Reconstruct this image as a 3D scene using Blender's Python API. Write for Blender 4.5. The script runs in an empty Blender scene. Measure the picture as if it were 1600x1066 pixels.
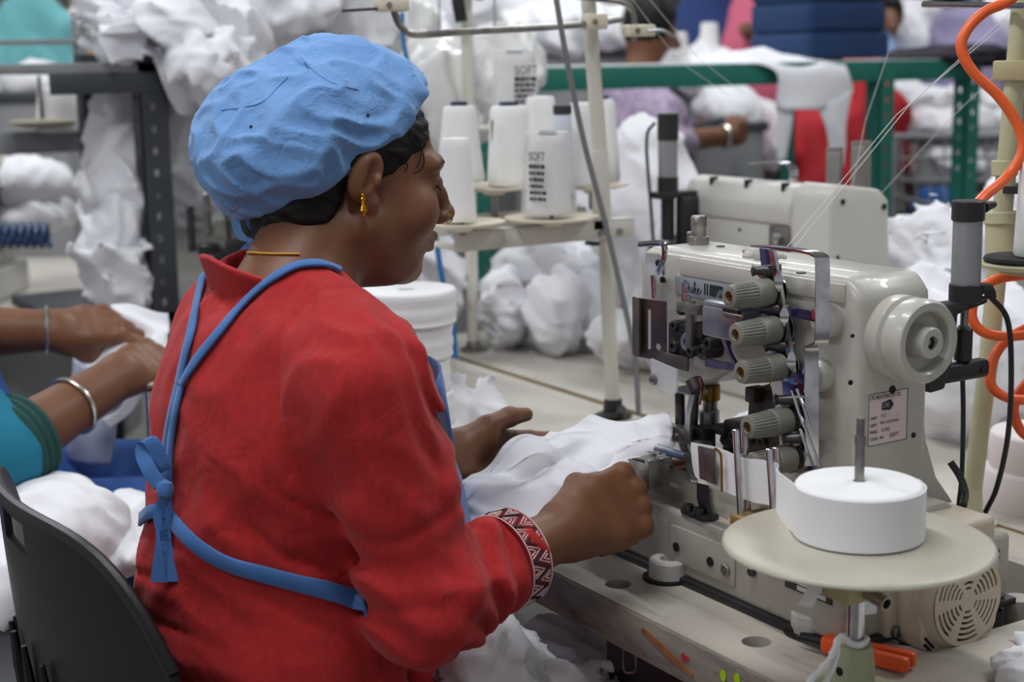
import bpy, bmesh, math, random
import numpy as np
from mathutils import Vector, Matrix
random.seed(7); RNG = np.random.RandomState(7)
SC = bpy.context.scene
COL = SC.collection
PI = math.pi
# ------------------------------------------------------------------ camera
FPX = 2383.0; CAMH = 1.31; ROLL = math.radians(1.0)
PITCH = math.radians(10.485); AZ = math.radians(31.542)
_c, _s = math.cos(ROLL), math.sin(ROLL)
_Fh = np.array([-math.cos(AZ), math.sin(AZ), 0.0]); _R0 = np.array([math.sin(AZ), math.cos(AZ), 0.0])
CF = _Fh*math.cos(PITCH) + np.array([0, 0, -math.sin(PITCH)])
_U0 = np.cross(_R0, CF)
CR = _c*_R0 - _s*_U0; CU = _c*_U0 + _s*_R0
CC = np.array([0, 0, CAMH])
cam_d = bpy.data.cameras.new('camera'); cam = bpy.data.objects.new('camera', cam_d); COL.objects.link(cam)
m3 = Matrix(((CR[0], CU[0], -CF[0]), (CR[1], CU[1], -CF[1]), (CR[2], CU[2], -CF[2])))
cam.matrix_world = Matrix.Translation(Vector(CC)) @ m3.to_4x4()
cam_d.sensor_width = 36.0; cam_d.lens = FPX/1600*36.0
cam_d.clip_start = 0.05; cam_d.clip_end = 100
cam_d.dof.use_dof = True; cam_d.dof.focus_distance = 1.56; cam_d.dof.aperture_fstop = 5.0
SC.camera = cam
SC.view_settings.view_transform = 'Standard'; SC.view_settings.look = 'None'
SC.view_settings.gamma = 1.0; SC.view_settings.use_curve_mapping = False
SC.view_settings.exposure = EXPOSURE = -0.10
# ------------------------------------------------------------------ world
W = bpy.data.worlds.new('hall_light'); SC.world = W; W.use_nodes = True
W.node_tree.nodes['Background'].inputs[0].default_value = (0.93, 0.96, 1.0, 1)
W.node_tree.nodes['Background'].inputs[1].default_value = 0.36

def rayd(x, y): return CF*FPX + CR*(x-800) - CU*(y-533)
def onz(x, y, z): d = rayd(x, y); return CC + d*(z-CAMH)/d[2]
def onY(x, y, Y): d = rayd(x, y); return CC + d*Y/d[1]
def onX(x, y, X): d = rayd(x, y); return CC + d*X/d[0]
def at(x, y, D): return CC + rayd(x, y)*D/FPX
def pix(P):
    v = np.asarray(P, float) - CC; d = v@CF
    return 800+FPX*(v@CR)/d, 533-FPX*(v@CU)/d, d

# ------------------------------------------------------------------ materials
def lin(c):
    if isinstance(c, str): c = [int(c[i:i+2], 16)/255 for i in (0, 2, 4)]
    return tuple((v/12.92 if v <= .04045 else ((v+.055)/1.055)**2.4) for v in c[:3]) + (1.0,)
MATS = {}
def mat(name, col, rough=.5, metal=0., var=None, vscale=8., bump=0., bscale=200., btype='noise', coat=0., sheen=0., trans=0., alpha=1., spec=.5, sss=0., emit=0., dirt=None, dscale=14., damt=.5, stretch=None, wr=0., wrs=30.):
    """procedural principled material: colour variation, stains and fine relief from noise"""
    if name in MATS: return MATS[name]
    m = bpy.data.materials.new(name); m.use_nodes = True; nt = m.node_tree; N = nt.nodes; L = nt.links
    b = N['Principled BSDF']; I = b.inputs
    I['Base Color'].default_value = lin(col); I['Roughness'].default_value = rough; I['Metallic'].default_value = metal
    I['Specular IOR Level'].default_value = spec; I['Coat Weight'].default_value = coat; I['Sheen Weight'].default_value = sheen
    I['Transmission Weight'].default_value = trans; I['Alpha'].default_value = alpha
    if sss: I['Subsurface Weight'].default_value = sss; I['Subsurface Radius'].default_value = (.01, .004, .002); I['Subsurface Scale'].default_value = .5
    if emit: I['Emission Color'].default_value = lin(col); I['Emission Strength'].default_value = emit
    tc = N.new('ShaderNodeTexCoord'); src = tc.outputs['Object']
    if stretch:
        mp = N.new('ShaderNodeMapping'); mp.inputs['Scale'].default_value = stretch; L.new(src, mp.inputs[0]); src = mp.outputs[0]
    out = None
    if var or dirt:
        cur = None
        if var:
            nz = N.new('ShaderNodeTexNoise'); nz.inputs['Scale'].default_value = vscale; nz.inputs['Detail'].default_value = 5; L.new(src, nz.inputs['Vector'])
            rp = N.new('ShaderNodeValToRGB'); rp.color_ramp.elements[0].position = .35; rp.color_ramp.elements[1].position = .65
            rp.color_ramp.elements[0].color = lin(col); rp.color_ramp.elements[1].color = lin(var)
            L.new(nz.outputs['Fac'], rp.inputs[0]); cur = rp.outputs[0]
        if dirt:
            n2 = N.new('ShaderNodeTexNoise'); n2.inputs['Scale'].default_value = dscale; n2.inputs['Detail'].default_value = 8; n2.inputs['Roughness'].default_value = .7; L.new(src, n2.inputs['Vector'])
            r2 = N.new('ShaderNodeValToRGB'); r2.color_ramp.elements[0].position = .56; r2.color_ramp.elements[1].position = .72
            r2.color_ramp.elements[0].color = (0, 0, 0, 1); r2.color_ramp.elements[1].color = (damt,)*3+(1,)
            L.new(n2.outputs['Fac'], r2.inputs[0])
            mx = N.new('ShaderNodeMixRGB'); L.new(r2.outputs[0], mx.inputs[0])
            if cur: L.new(cur, mx.inputs[1])
            else: mx.inputs[1].default_value = lin(col)
            mx.inputs[2].default_value = lin(dirt); cur = mx.outputs[0]
        L.new(cur, I['Base Color'])
    if bump:
        if btype == 'weave':
            w1 = N.new('ShaderNodeTexWave'); w1.inputs['Scale'].default_value = bscale; w1.bands_direction = 'X'; L.new(src, w1.inputs['Vector'])
            w2 = N.new('ShaderNodeTexWave'); w2.inputs['Scale'].default_value = bscale; w2.bands_direction = 'Z'; L.new(src, w2.inputs['Vector'])
            ad = N.new('ShaderNodeMath'); ad.operation = 'ADD'; L.new(w1.outputs['Fac'], ad.inputs[0]); L.new(w2.outputs['Fac'], ad.inputs[1]); out = ad.outputs[0]
        elif btype == 'wrinkle':
            nz = N.new('ShaderNodeTexNoise'); nz.inputs['Scale'].default_value = bscale; nz.inputs['Detail'].default_value = 4; nz.inputs['Distortion'].default_value = 1.2; L.new(src, nz.inputs['Vector']); out = nz.outputs['Fac']
        else:
            nz = N.new('ShaderNodeTexNoise'); nz.inputs['Scale'].default_value = bscale; nz.inputs['Detail'].default_value = 3; L.new(src, nz.inputs['Vector']); out = nz.outputs['Fac']
        bp = N.new('ShaderNodeBump'); bp.inputs['Strength'].default_value = bump; bp.inputs['Distance'].default_value = .004 if btype == 'wrinkle' else .001
        L.new(out, bp.inputs['Height']); last = bp
        if wr:
            nw = N.new('ShaderNodeTexNoise'); nw.inputs['Scale'].default_value = wrs; nw.inputs['Detail'].default_value = 3; nw.inputs['Distortion'].default_value = .8; L.new(tc.outputs['Object'], nw.inputs['Vector'])
            b2 = N.new('ShaderNodeBump'); b2.inputs['Strength'].default_value = wr; b2.inputs['Distance'].default_value = .006
            L.new(nw.outputs['Fac'], b2.inputs['Height']); L.new(bp.outputs[0], b2.inputs['Normal']); last = b2
        L.new(last.outputs[0], I['Normal'])
    MATS[name] = m
    return m

# ------------------------------------------------------------------ objects
ORG = {}
def obj(name, bm, m, parent=None, ang=35, origin=None):
    """link one mesh object; vertices are given in world space, the object keeps its thing's origin"""
    if parent is not None: o0 = ORG[parent.name_full]
    elif origin is not None: o0 = Vector(origin)
    else:
        bb = [v.co for v in bm.verts]
        if bb:
            o0 = Vector(((min(v.x for v in bb)+max(v.x for v in bb))/2, (min(v.y for v in bb)+max(v.y for v in bb))/2, min(v.z for v in bb)))
        else: o0 = Vector((0, 0, 0))
    bmesh.ops.translate(bm, verts=bm.verts, vec=-o0)
    me = bpy.data.meshes.new(name); bm.to_mesh(me); bm.free()
    me.shade_smooth()
    if ang < 180: me.set_sharp_from_angle(angle=math.radians(ang))
    o = bpy.data.objects.new(name, me); COL.objects.link(o)
    if isinstance(m, (list, tuple)):
        for x in m: me.materials.append(x)
    else: me.materials.append(m)
    if parent is not None: o.parent = parent
    else: o.location = o0
    ORG[o.name_full] = o0
    return o
def objnp(name, V, F, m, parent=None, origin=None, mi=None):
    """mesh object from numpy arrays (smooth organic surfaces)"""
    V = np.asarray(V, float)
    if parent is not None: o0 = ORG[parent.name_full]
    elif origin is not None: o0 = Vector(origin)
    else: o0 = Vector(((V[:, 0].min()+V[:, 0].max())/2, (V[:, 1].min()+V[:, 1].max())/2, V[:, 2].min()))
    me = bpy.data.meshes.new(name)
    me.from_pydata((V-np.array(o0)).tolist(), [], F.tolist() if hasattr(F, 'tolist') else F); me.shade_smooth()
    o = bpy.data.objects.new(name, me); COL.objects.link(o)
    for x in (m if isinstance(m, (list, tuple)) else [m]): me.materials.append(x)
    if mi is not None: me.polygons.foreach_set('material_index', np.asarray(mi, np.int32))
    if parent is not None: o.parent = parent
    else: o.location = o0
    ORG[o.name_full] = o0
    return o
def tag(o, label=None, cat=None, group=None, kind=None):
    if label: o['label'] = label
    if cat: o['category'] = cat
    if group: o['group'] = group
    if kind: o['kind'] = kind
    return o
def thing(name, loc, label, cat, group=None):
    o = bpy.data.objects.new(name, None); COL.objects.link(o); o.location = loc; o.empty_display_size = .05
    ORG[o.name_full] = Vector(loc)
    return tag(o, label, cat, group)
def copytree(o, parent=None, skip=()):
    c = o.copy(); COL.objects.link(c)
    if parent is not None: c.parent = parent
    for ch in list(o.children):
        if ch.name.split('.')[0] not in skip: copytree(ch, c)
    return c
def dup(o, loc, rotz, label, group=None, scale=1., skip=()):
    c = copytree(o, None, skip); c.location = loc; c.rotation_euler = (0, 0, rotz); c.scale = (scale,)*3; c['label'] = label
    if group: c['group'] = group
    return c

# ------------------------------------------------------------------ bmesh shapes
def B(): return bmesh.new()
def V3(p): return Vector((float(p[0]), float(p[1]), float(p[2])))
def box(bm, lo, hi, bev=0., seg=2, M=None):
    lo = V3(lo); hi = V3(hi); t = bmesh.new()
    bmesh.ops.create_cube(t, size=1)
    c = (lo+hi)/2; s = hi-lo
    for v in t.verts: v.co = Vector((v.co.x*s.x+c.x, v.co.y*s.y+c.y, v.co.z*s.z+c.z))
    if bev: bmesh.ops.bevel(t, geom=t.edges[:], offset=bev, segments=seg, profile=.5, affect='EDGES', clamp_overlap=True)
    if M is not None: t.transform(M)
    _merge(bm, t)
def _merge(bm, t):
    me = bpy.data.meshes.new('tmp'); t.to_mesh(me); t.free(); bm.from_mesh(me); bpy.data.meshes.remove(me)
def frame(d):
    d = V3(d).normalized(); a = Vector((0, 0, 1)) if abs(d.z) < .95 else Vector((1, 0, 0))
    x = a.cross(d).normalized(); y = d.cross(x)
    return x, y, d
def lathe(bm, prof, o, axis=(0, 0, 1), seg=24, a0=0., cap=True):
    """revolve (r, h) profile about axis through o"""
    x, y, d = frame(axis); o = V3(o); rings = []
    for r, h in prof:
        if r < 1e-6: rings.append([bm.verts.new(o+d*h)])
        else: rings.append([bm.verts.new(o+d*h+(x*math.cos(a0+2*PI*k/seg)+y*math.sin(a0+2*PI*k/seg))*r) for k in range(seg)])
    for A, Bv in zip(rings, rings[1:]):
        if len(A) == 1 and len(Bv) == 1: continue
        for k in range(seg):
            k2 = (k+1) % seg
            if len(A) == 1: bm.faces.new((A[0], Bv[k2], Bv[k])) if False else bm.faces.new((A[0], Bv[k], Bv[k2]))
            elif len(Bv) == 1: bm.faces.new((A[k], Bv[0], A[k2])) if False else bm.faces.new((A[k2], A[k], Bv[0]))
            else: bm.faces.new((A[k2], A[k], Bv[k], Bv[k2]))
    if cap:
        if len(rings[0]) > 1: bm.faces.new(rings[0][::-1] if False else rings[0])
        if len(rings[-1]) > 1: bm.faces.new(rings[-1][::-1])
    bmesh.ops.recalc_face_normals(bm, faces=bm.faces[:])
def cyl(bm, p0, p1, r0, r1=None, seg=16, ch=0.):
    p0 = V3(p0); p1 = V3(p1); r1 = r0 if r1 is None else r1; L = (p1-p0).length
    prof = [(r0, 0), (r1, L)] if not ch else [(r0-ch, 0), (r0, ch), (r1, L-ch), (r1-ch, L)]
    lathe(bm, prof, p0, p1-p0, seg)
def smoothpath(pts, n=8, closed=False):
    P = [V3(p) for p in pts]; out = []
    m = len(P)
    rng = range(m if closed else m-1)
    for i in rng:
        a = P[(i-1) % m] if (closed or i > 0) else P[i]*2-P[i+1]
        b = P[i]; c = P[(i+1) % m]
        d = P[(i+2) % m] if (closed or i+2 < m) else c*2-b
        for k in range(n):
            t = k/n; t2 = t*t; t3 = t2*t
            out.append(.5*((2*b)+(c-a)*t+(2*a-5*b+4*c-d)*t2+(3*b-a-3*c+d)*t3))
    if not closed: out.append(P[-1])
    return out
def tube(bm, pts, r, seg=8, closed=False, cap=True, flat=None):
    P = [V3(p) for p in pts]; n = len(P); rings = []
    R = r if isinstance(r, (list, tuple)) else [r]*n
    up = None
    for i in range(n):
        if closed: t = (P[(i+1) % n]-P[i-1]).normalized()
        else: t = (P[min(i+1, n-1)]-P[max(i-1, 0)]).normalized()
        if up is None: x, y, _ = frame(t); up = x
        else:
            up = (up-t*up.dot(t));
            up = up.normalized() if up.length > 1e-6 else frame(t)[0]
        y = t.cross(up)
        fl = flat or 1.
        rings.append([bm.verts.new(P[i]+(up*math.cos(2*PI*k/seg)+y*math.sin(2*PI*k/seg)*fl)*R[i]) for k in range(seg)])
    pr = list(zip(rings, rings[1:])) + ([(rings[-1], rings[0])] if closed else [])
    for A, Bv in pr:
        for k in range(seg): bm.faces.new((A[k], A[(k+1) % seg], Bv[(k+1) % seg], Bv[k]))
    if cap and not closed: bm.faces.new(rings[0][::-1]); bm.faces.new(rings[-1])
def prism(bm, outline, o, ax, ay, depth, bev=0., seg=2):
    """extrude a 2D outline (in axes ax, ay through o) by vector depth"""
    t = bmesh.new(); o = V3(o); ax = V3(ax); ay = V3(ay); dv = V3(depth)
    vs = [t.verts.new(o+ax*a+ay*b) for a, b in outline]
    f = t.faces.new(vs)
    r = bmesh.ops.extrude_face_region(t, geom=[f])
    nv = [e for e in r['geom'] if isinstance(e, bmesh.types.BMVert)]
    bmesh.ops.translate(t, verts=nv, vec=dv)
    bmesh.ops.recalc_face_normals(t, faces=t.faces[:])
    if bev:
        es = [e for e in t.edges if len(e.link_faces) == 2 and e.calc_face_angle(0) > .35]
        bmesh.ops.bevel(t, geom=es, offset=bev, segments=seg, profile=.5, affect='EDGES', clamp_overlap=True)
    bmesh.ops.recalc_face_normals(t, faces=t.faces[:])
    _merge(bm, t)
def roundrect(w, h, r, n=4, cx=0, cy=0):
    o = []
    for sx, sy, a0 in ((1, 1, 0), (-1, 1, 90), (-1, -1, 180), (1, -1, 270)):
        for k in range(n+1):
            a = math.radians(a0+90*k/n); o.append((cx+sx*(w/2-r)+r*math.cos(a), cy+sy*(h/2-r)+r*math.sin(a)))
    return o
def strip(bm, pts, wid, nrm, th=.001):
    """flat bent bar / ribbon: centre path, per-point width vectors and normals"""
    n = len(pts); Q = []
    for i in range(n):
        p = V3(pts[i]); w = V3(wid[i] if isinstance(wid, list) else wid); m = V3(nrm[i] if isinstance(nrm, list) else nrm).normalized()*th/2
        Q.append([bm.verts.new(p+w/2+m), bm.verts.new(p-w/2+m), bm.verts.new(p-w/2-m), bm.verts.new(p+w/2-m)])
    for A, Bv in zip(Q, Q[1:]):
        for k in range(4): bm.faces.new((A[k], A[(k+1) % 4], Bv[(k+1) % 4], Bv[k]))
    bm.faces.new(Q[0][::-1]); bm.faces.new(Q[-1])
    bmesh.ops.recalc_face_normals(bm, faces=bm.faces[:])
def sheet(name, G, th, m, parent=None, origin=None):
    """thick cloth sheet from a grid of points G[n, m, 3]"""
    G = np.asarray(G, float); n, k = G.shape[:2]
    du = np.gradient(G, axis=0); dv = np.gradient(G, axis=1); N = np.cross(du, dv)
    N /= np.linalg.norm(N, axis=2, keepdims=True)+1e-12
    A = (G+N*th/2).reshape(-1, 3); Bv = (G-N*th/2).reshape(-1, 3); V = np.vstack([A, Bv]); o = n*k
    i, j = np.meshgrid(np.arange(n-1), np.arange(k-1), indexing='ij'); a = (i*k+j).ravel()
    F = [np.stack([a, a+k, a+k+1, a+1], 1), np.stack([a+1+o, a+k+1+o, a+k+o, a+o], 1)]
    e = np.concatenate([np.arange(k-1), (np.arange(n-1)*k+k-1), (n-1)*k+np.arange(k-1)[::-1]+1, (np.arange(n-1)[::-1]+1)*k])
    e2 = np.roll(e, -1)
    F.append(np.stack([e, e2, e2+o, e+o], 1))
    return objnp(name, V, np.vstack(F), m, parent, origin)
def text(name, s, size, M, m, parent, ext=.0002, shear=0., sx=1.):
    """lettering as thin raised mesh; M maps text x/y to world"""
    c = bpy.data.curves.new('t', 'FONT'); c.body = s; c.size = size; c.extrude = ext; c.shear = shear; c.resolution_u = 3
    t = bpy.data.objects.new('t', c); COL.objects.link(t)
    me = bpy.data.meshes.new_from_object(t.evaluated_get(bpy.context.evaluated_depsgraph_get()))
    bpy.data.objects.remove(t); bpy.data.curves.remove(c)
    bm = bmesh.new(); bm.from_mesh(me); bpy.data.meshes.remove(me)
    bm.transform(M @ Matrix.Diagonal((sx, 1, 1, 1)))
    return obj(name, bm, m, parent)
def plane_m(o, ax, ay):
    ax = V3(ax).normalized(); ay = V3(ay).normalized(); az = ax.cross(ay)
    return Matrix(((ax.x, ay.x, az.x, o[0]), (ax.y, ay.y, az.y, o[1]), (ax.z, ay.z, az.z, o[2]), (0, 0, 0, 1)))

# ------------------------------------------------------------------ implicit surfaces (bodies and cloth)
def seg_d(P, a, b, ra, rb=None, sq=None):
    a = np.asarray(a, np.float32); b = np.asarray(b, np.float32); rb = ra if rb is None else rb
    ba = b-a; pa = P-a; h = np.clip((pa@ba)/float(ba@ba), 0, 1)
    q = pa-h[:, None]*ba
    return np.sqrt((q*q).sum(1))-(ra+(rb-ra)*h)
def ell_d(P, c, r, Rm=None):
    q = P-np.asarray(c, np.float32)
    if Rm is not None: q = q@np.asarray(Rm, np.float32)
    r = np.asarray(r, np.float32)
    k0 = np.sqrt(((q/r)**2).sum(1)); k1 = np.sqrt(((q/(r*r))**2).sum(1))+1e-9
    return k0*(k0-1)/k1
def box_d(P, c, h, r=0., Rm=None):
    q = P-np.asarray(c, np.float32)
    if Rm is not None: q = q@np.asarray(Rm, np.float32)
    d = np.abs(q)-(np.asarray(h, np.float32)-r)
    return np.sqrt((np.maximum(d, 0)**2).sum(1))+np.minimum(d.max(1), 0)-r
def smin(a, b, k):
    h = np.clip(.5+.5*(b-a)/k, 0, 1); return b+(a-b)*h-k*h*(1-h)
def smax(a, b, k): return -smin(-a, -b, k)
def chain(P, pts, rad, k=.012):
    d = None
    for i in range(len(pts)-1):
        e = seg_d(P, pts[i], pts[i+1], rad[i], rad[i+1]); d = e if d is None else smin(d, e, k)
    return d
_NW = RNG.randn(5, 24, 3).astype(np.float32); _NP = (RNG.rand(5, 24)*2*PI).astype(np.float32)
def wnoise(P, s, k=0, n=9):
    """smooth pseudo-random field in about -1..1, feature size s"""
    o = 0
    for i in range(n): o = o+np.sin(P@(_NW[k, i]/s*1.6)+_NP[k, i])
    return o/math.sqrt(n)*.9
def ridge(P, s, k=0): return 1-2*np.abs(wnoise(P, s, k, 6)).clip(0, 1)
def folds(P, s, k=0):
    w = P+.35*s*np.stack([wnoise(P, s*1.5, (k+1) % 5, 5), wnoise(P, s*1.5, (k+2) % 5, 5), wnoise(P, s*1.5, (k+3) % 5, 5)], 1)
    return ridge(w.astype(np.float32), s, k)
def isosurf(fn, lo, hi, h):
    """naive surface nets of fn = 0"""
    lo = np.asarray(lo, np.float32); b = 5
    nb = (np.ceil((np.asarray(hi)-lo)/h/b)).astype(int)+1; n = nb*b
    # coarse pass at block centres, then only the blocks near the surface
    cc = np.stack(np.meshgrid(*[lo[i]+h*(b*np.arange(nb[i], dtype=np.float32)+(b-1)/2) for i in range(3)], indexing='ij'), -1).reshape(-1, 3)
    cv0 = np.concatenate([fn(cc[k:k+300000]) for k in range(0, len(cc), 300000)]).astype(np.float32)
    near_ = np.abs(cv0) < h*b*.87*1.5+.018
    V = np.empty((len(cc), b*b*b), np.float32); V[:] = cv0[:, None]
    off = (np.stack(np.meshgrid(*[np.arange(b)]*3, indexing='ij'), -1).reshape(-1, 3)-(b-1)/2).astype(np.float32)*h
    ix = np.nonzero(near_)[0]
    for k in range(0, len(ix), 2400):
        q = ix[k:k+2400]; V[q] = fn((cc[q][:, None]+off[None]).reshape(-1, 3).astype(np.float32)).reshape(len(q), -1)
    V = V.reshape(nb[0], nb[1], nb[2], b, b, b).transpose(0, 3, 1, 4, 2, 5).reshape(tuple(n))
    ins = V < 0
    s = np.zeros(tuple(n-1), np.int8)
    cs = [(a, b, c) for a in (0, 1) for b in (0, 1) for c in (0, 1)]
    for a, b, c in cs: s += ins[a:n[0]-1+a, b:n[1]-1+b, c:n[2]-1+c]
    I = np.argwhere((s > 0) & (s < 8)); idx = np.full(tuple(n-1), -1, np.int64); idx[tuple(I.T)] = np.arange(len(I))
    cv = np.stack([V[I[:, 0]+a, I[:, 1]+b, I[:, 2]+c] for a, b, c in cs], 1)
    acc = np.zeros((len(I), 3), np.float32); cnt = np.zeros(len(I), np.float32)
    for i in range(8):
        for j in range(i+1, 8):
            if sum(abs(cs[i][q]-cs[j][q]) for q in range(3)) != 1: continue
            va, vb = cv[:, i], cv[:, j]; m = (va < 0) != (vb < 0)
            t = np.where(m, va/np.where(m, va-vb, 1), 0)
            pt = np.array(cs[i], np.float32)+t[:, None]*(np.array(cs[j], np.float32)-np.array(cs[i], np.float32))
            acc += np.where(m[:, None], pt, 0); cnt += m
    vert = lo+h*(I+acc/cnt[:, None])
    F = []
    for d in range(3):
        e, g = [(1, 2), (2, 0), (0, 1)][d]
        sl0 = [slice(None)]*3; sl1 = [slice(None)]*3; sl0[d] = slice(0, n[d]-1); sl1[d] = slice(1, n[d])
        A = ins[tuple(sl0)]; Bq = ins[tuple(sl1)]
        E = np.argwhere(A != Bq)
        E = E[(E[:, e] > 0) & (E[:, g] > 0) & (E[:, e] < n[e]-1) & (E[:, g] < n[g]-1)]
        fl = A[tuple(E.T)]
        def cell(de, dg):
            Q = E.copy(); Q[:, e] -= de; Q[:, g] -= dg; return idx[tuple(Q.T)]
        q = np.stack([cell(1, 1), cell(0, 1), cell(0, 0), cell(1, 0)], 1)
        q[~fl] = q[~fl][:, ::-1]; F.append(q)
    return vert, np.vstack(F)
def relax(V, F, it=1, lam=.5):
    """light Laplacian smoothing"""
    n = len(V); V = np.asarray(V, float)
    a = np.concatenate([F[:, k] for k in range(4)]); b = np.concatenate([F[:, (k+1) % 4] for k in range(4)])
    cnt = np.bincount(a, minlength=n)+np.bincount(b, minlength=n); cnt[cnt == 0] = 1
    for _ in range(it):
        M = np.stack([np.bincount(a, V[b, i], n)+np.bincount(b, V[a, i], n) for i in range(3)], 1)/cnt[:, None]
        V = V+lam*(M-V)
    return V
def trace(fn, x, y, d0=.8, d1=3.5):
    """first point of surface fn = 0 along the line of sight of a pixel, and its normal"""
    d = rayd(x, y)/FPX; ln = np.linalg.norm(d); t = d0
    for _ in range(90):
        p = CC+d*t; v = float(fn(p[None].astype(np.float32))[0])
        if v < .0003: break
        t += max(v*.7, .0004)/ln
        if t > d1: return None, None
    e = .004; g = np.array([float(fn((p+e*np.eye(3)[i])[None].astype(np.float32))[0])-float(fn((p-e*np.eye(3)[i])[None].astype(np.float32))[0]) for i in range(3)])
    return p, g/(np.linalg.norm(g)+1e-9)
# ------------------------------------------------------------------ shared materials
M_FLOOR = mat('hall_floor', '8f8d88', .55, var='7d7b76', vscale=1.5, dirt='5d5a55', dscale=3, damt=.4)
M_WALL = mat('hall_wall', 'c9ccca', .8, var='c0c4c4', vscale=.8)
M_CEIL = mat('hall_ceiling', 'd8d8d6', .8)
M_LAMP = mat('tube_glow', 'f4f8ff', .5, emit=6.0)
M_LAMPBODY = mat('lamp_body', 'dddddd', .5)
M_TABLE = mat('worn_laminate', 'c2bbb0', .42, var='b4ada1', vscale=9, dirt='837a70', dscale=18, damt=.55, bump=.15, bscale=90, stretch=(.35, 2.2, 1))
M_EDGE = mat('worn_edge_band', '6f6a66', .6, var='9a9084', vscale=16, dirt='332f2d', dscale=20, damt=1.0, bump=.5, bscale=60, stretch=(.6, 1, 2.0))
M_EDGE2 = mat('tan_edge_band', 'a4916c', .6, var='97845f', vscale=10)
M_TABLE2 = mat('pale_laminate', 'cfcac2', .45, var='c6c0b6', vscale=5)
M_LEG = mat('grey_table_frame', '4d4d4f', .5, metal=.3)
M_ENAM = mat('cream_enamel', 'bcb9b1', .32, var='b6b2a9', vscale=6, dirt='a79f93', dscale=30, damt=.35, bump=.12, bscale=500, coat=.2)
M_ENAM2 = mat('base_enamel', 'b5b0a6', .4, var='a9a399', vscale=9, dirt='70695f', dscale=24, damt=.6, bump=.1, bscale=300)
M_CHROME = mat('chrome', 'd8d8dc', .14, metal=1., var='b9b9c0', vscale=60)
M_STEEL = mat('brushed_steel', 'a8a49e', .36, metal=.9, var='7d7a76', vscale=40, bump=.1, bscale=300)
M_DSTEEL = mat('dark_steel', '3e3c3b', .38, metal=.75, var='5a5856', vscale=60)
M_BLUE = mat('blued_steel', '35467e', .25, metal=.85, var='6a5a86', vscale=45)
M_ALU = mat('cast_aluminium', 'aeadb2', .33, metal=.85, var='94949a', vscale=50)
M_BLACK = mat('black_plastic', '232224', .45, bump=.1, bscale=300)
M_BRASS = mat('brass', '8f6c33', .35, metal=.9)
M_KNOB = mat('olive_grey_knob', '85837a', .5, var='7b796f', vscale=30)
M_DARK = mat('hole_black', '0d0c0c', .7)
M_WHITE = mat('white_knit', 'e9e9ee', .85, sheen=.3, bump=.45, bscale=26, btype='wrinkle')
M_WHITE2 = mat('white_cotton', 'e6e6ec', .85, sheen=.2, bump=.35, bscale=14, btype='wrinkle')
M_TAPE = mat('white_tape', 'eeeef0', .8, sheen=.2, bump=.3, bscale=900)
M_CONE = mat('white_thread', 'ecebea', .7, bump=.3, bscale=500, stretch=(.1, .1, 3))
M_CREAM = mat('cream_plastic', 'd6cdb8', .4, var='cdc3ac', vscale=12)
M_IVORY = mat('ivory_disc', 'bdb8a8', .38, var='b3ad9c', vscale=9, dirt='a39a84', dscale=40, damt=.35)
M_POST = mat('cream_painted_tube', 'd6d3c8', .4, var='ccc8bb', vscale=10)
M_POST2 = mat('yellowed_tube', 'c9c4a4', .45, var='bdb793', vscale=8)
M_GREEN = mat('green_rack_paint', '1d7566', .45, var='1a6a5d', vscale=6)
M_DGREY = mat('charcoal_rack_paint', '3c4047', .5, var='34383e', vscale=8)
M_GREYM = mat('grey_paint', '8f9092', .5, var='858688', vscale=8)
M_PLASTICBAG = mat('clear_plastic_bag', 'e6e6e6', .22, alpha=.38, bump=.9, bscale=34, btype='wrinkle', spec=.7)
M_PRINT = mat('black_print', '26262b', .7)

def plate(bm, outer, holes, o, ax, ay, depth):
    """flat plate with real holes; outlines in ax/ay through o, thickness vector depth"""
    t = bmesh.new(); o = V3(o); ax = V3(ax); ay = V3(ay); dv = V3(depth); es = []
    for lp in [outer]+list(holes):
        vs = [t.verts.new(o+ax*a+ay*b) for a, b in lp]
        es += [t.edges.new((vs[i], vs[(i+1) % len(vs)])) for i in range(len(vs))]
    r = bmesh.ops.triangle_fill(t, use_beauty=True, use_dissolve=False, edges=es, normal=ax.cross(ay))
    fs = [g for g in r['geom'] if isinstance(g, bmesh.types.BMFace)]
    e = bmesh.ops.extrude_face_region(t, geom=fs)
    bmesh.ops.translate(t, verts=[g for g in e['geom'] if isinstance(g, bmesh.types.BMVert)], vec=dv)
    bmesh.ops.recalc_face_normals(t, faces=t.faces[:]); _merge(bm, t)
def circ(cx, cy, r, n=20, ry=None): return [(cx+r*math.cos(2*PI*k/n), cy+(ry or r)*math.sin(2*PI*k/n)) for k in range(n)]

# ------------------------------------------------------------------ hall
def struct(name, lo, hi, m):
    bm = B(); box(bm, lo, hi); return tag(obj(name, bm, m), kind='structure')
struct('floor', (-16, -4, -.1), (4, 16, 0), M_FLOOR)
struct('ceiling', (-16, -4, 4.2), (4, 16, 4.3), M_CEIL)
struct('wall_far', (-16.2, -4, 0), (-16, 16, 4.2), M_WALL)
struct('wall_right', (-16, 16, 0), (4, 16.2, 4.2), M_WALL)
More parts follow.
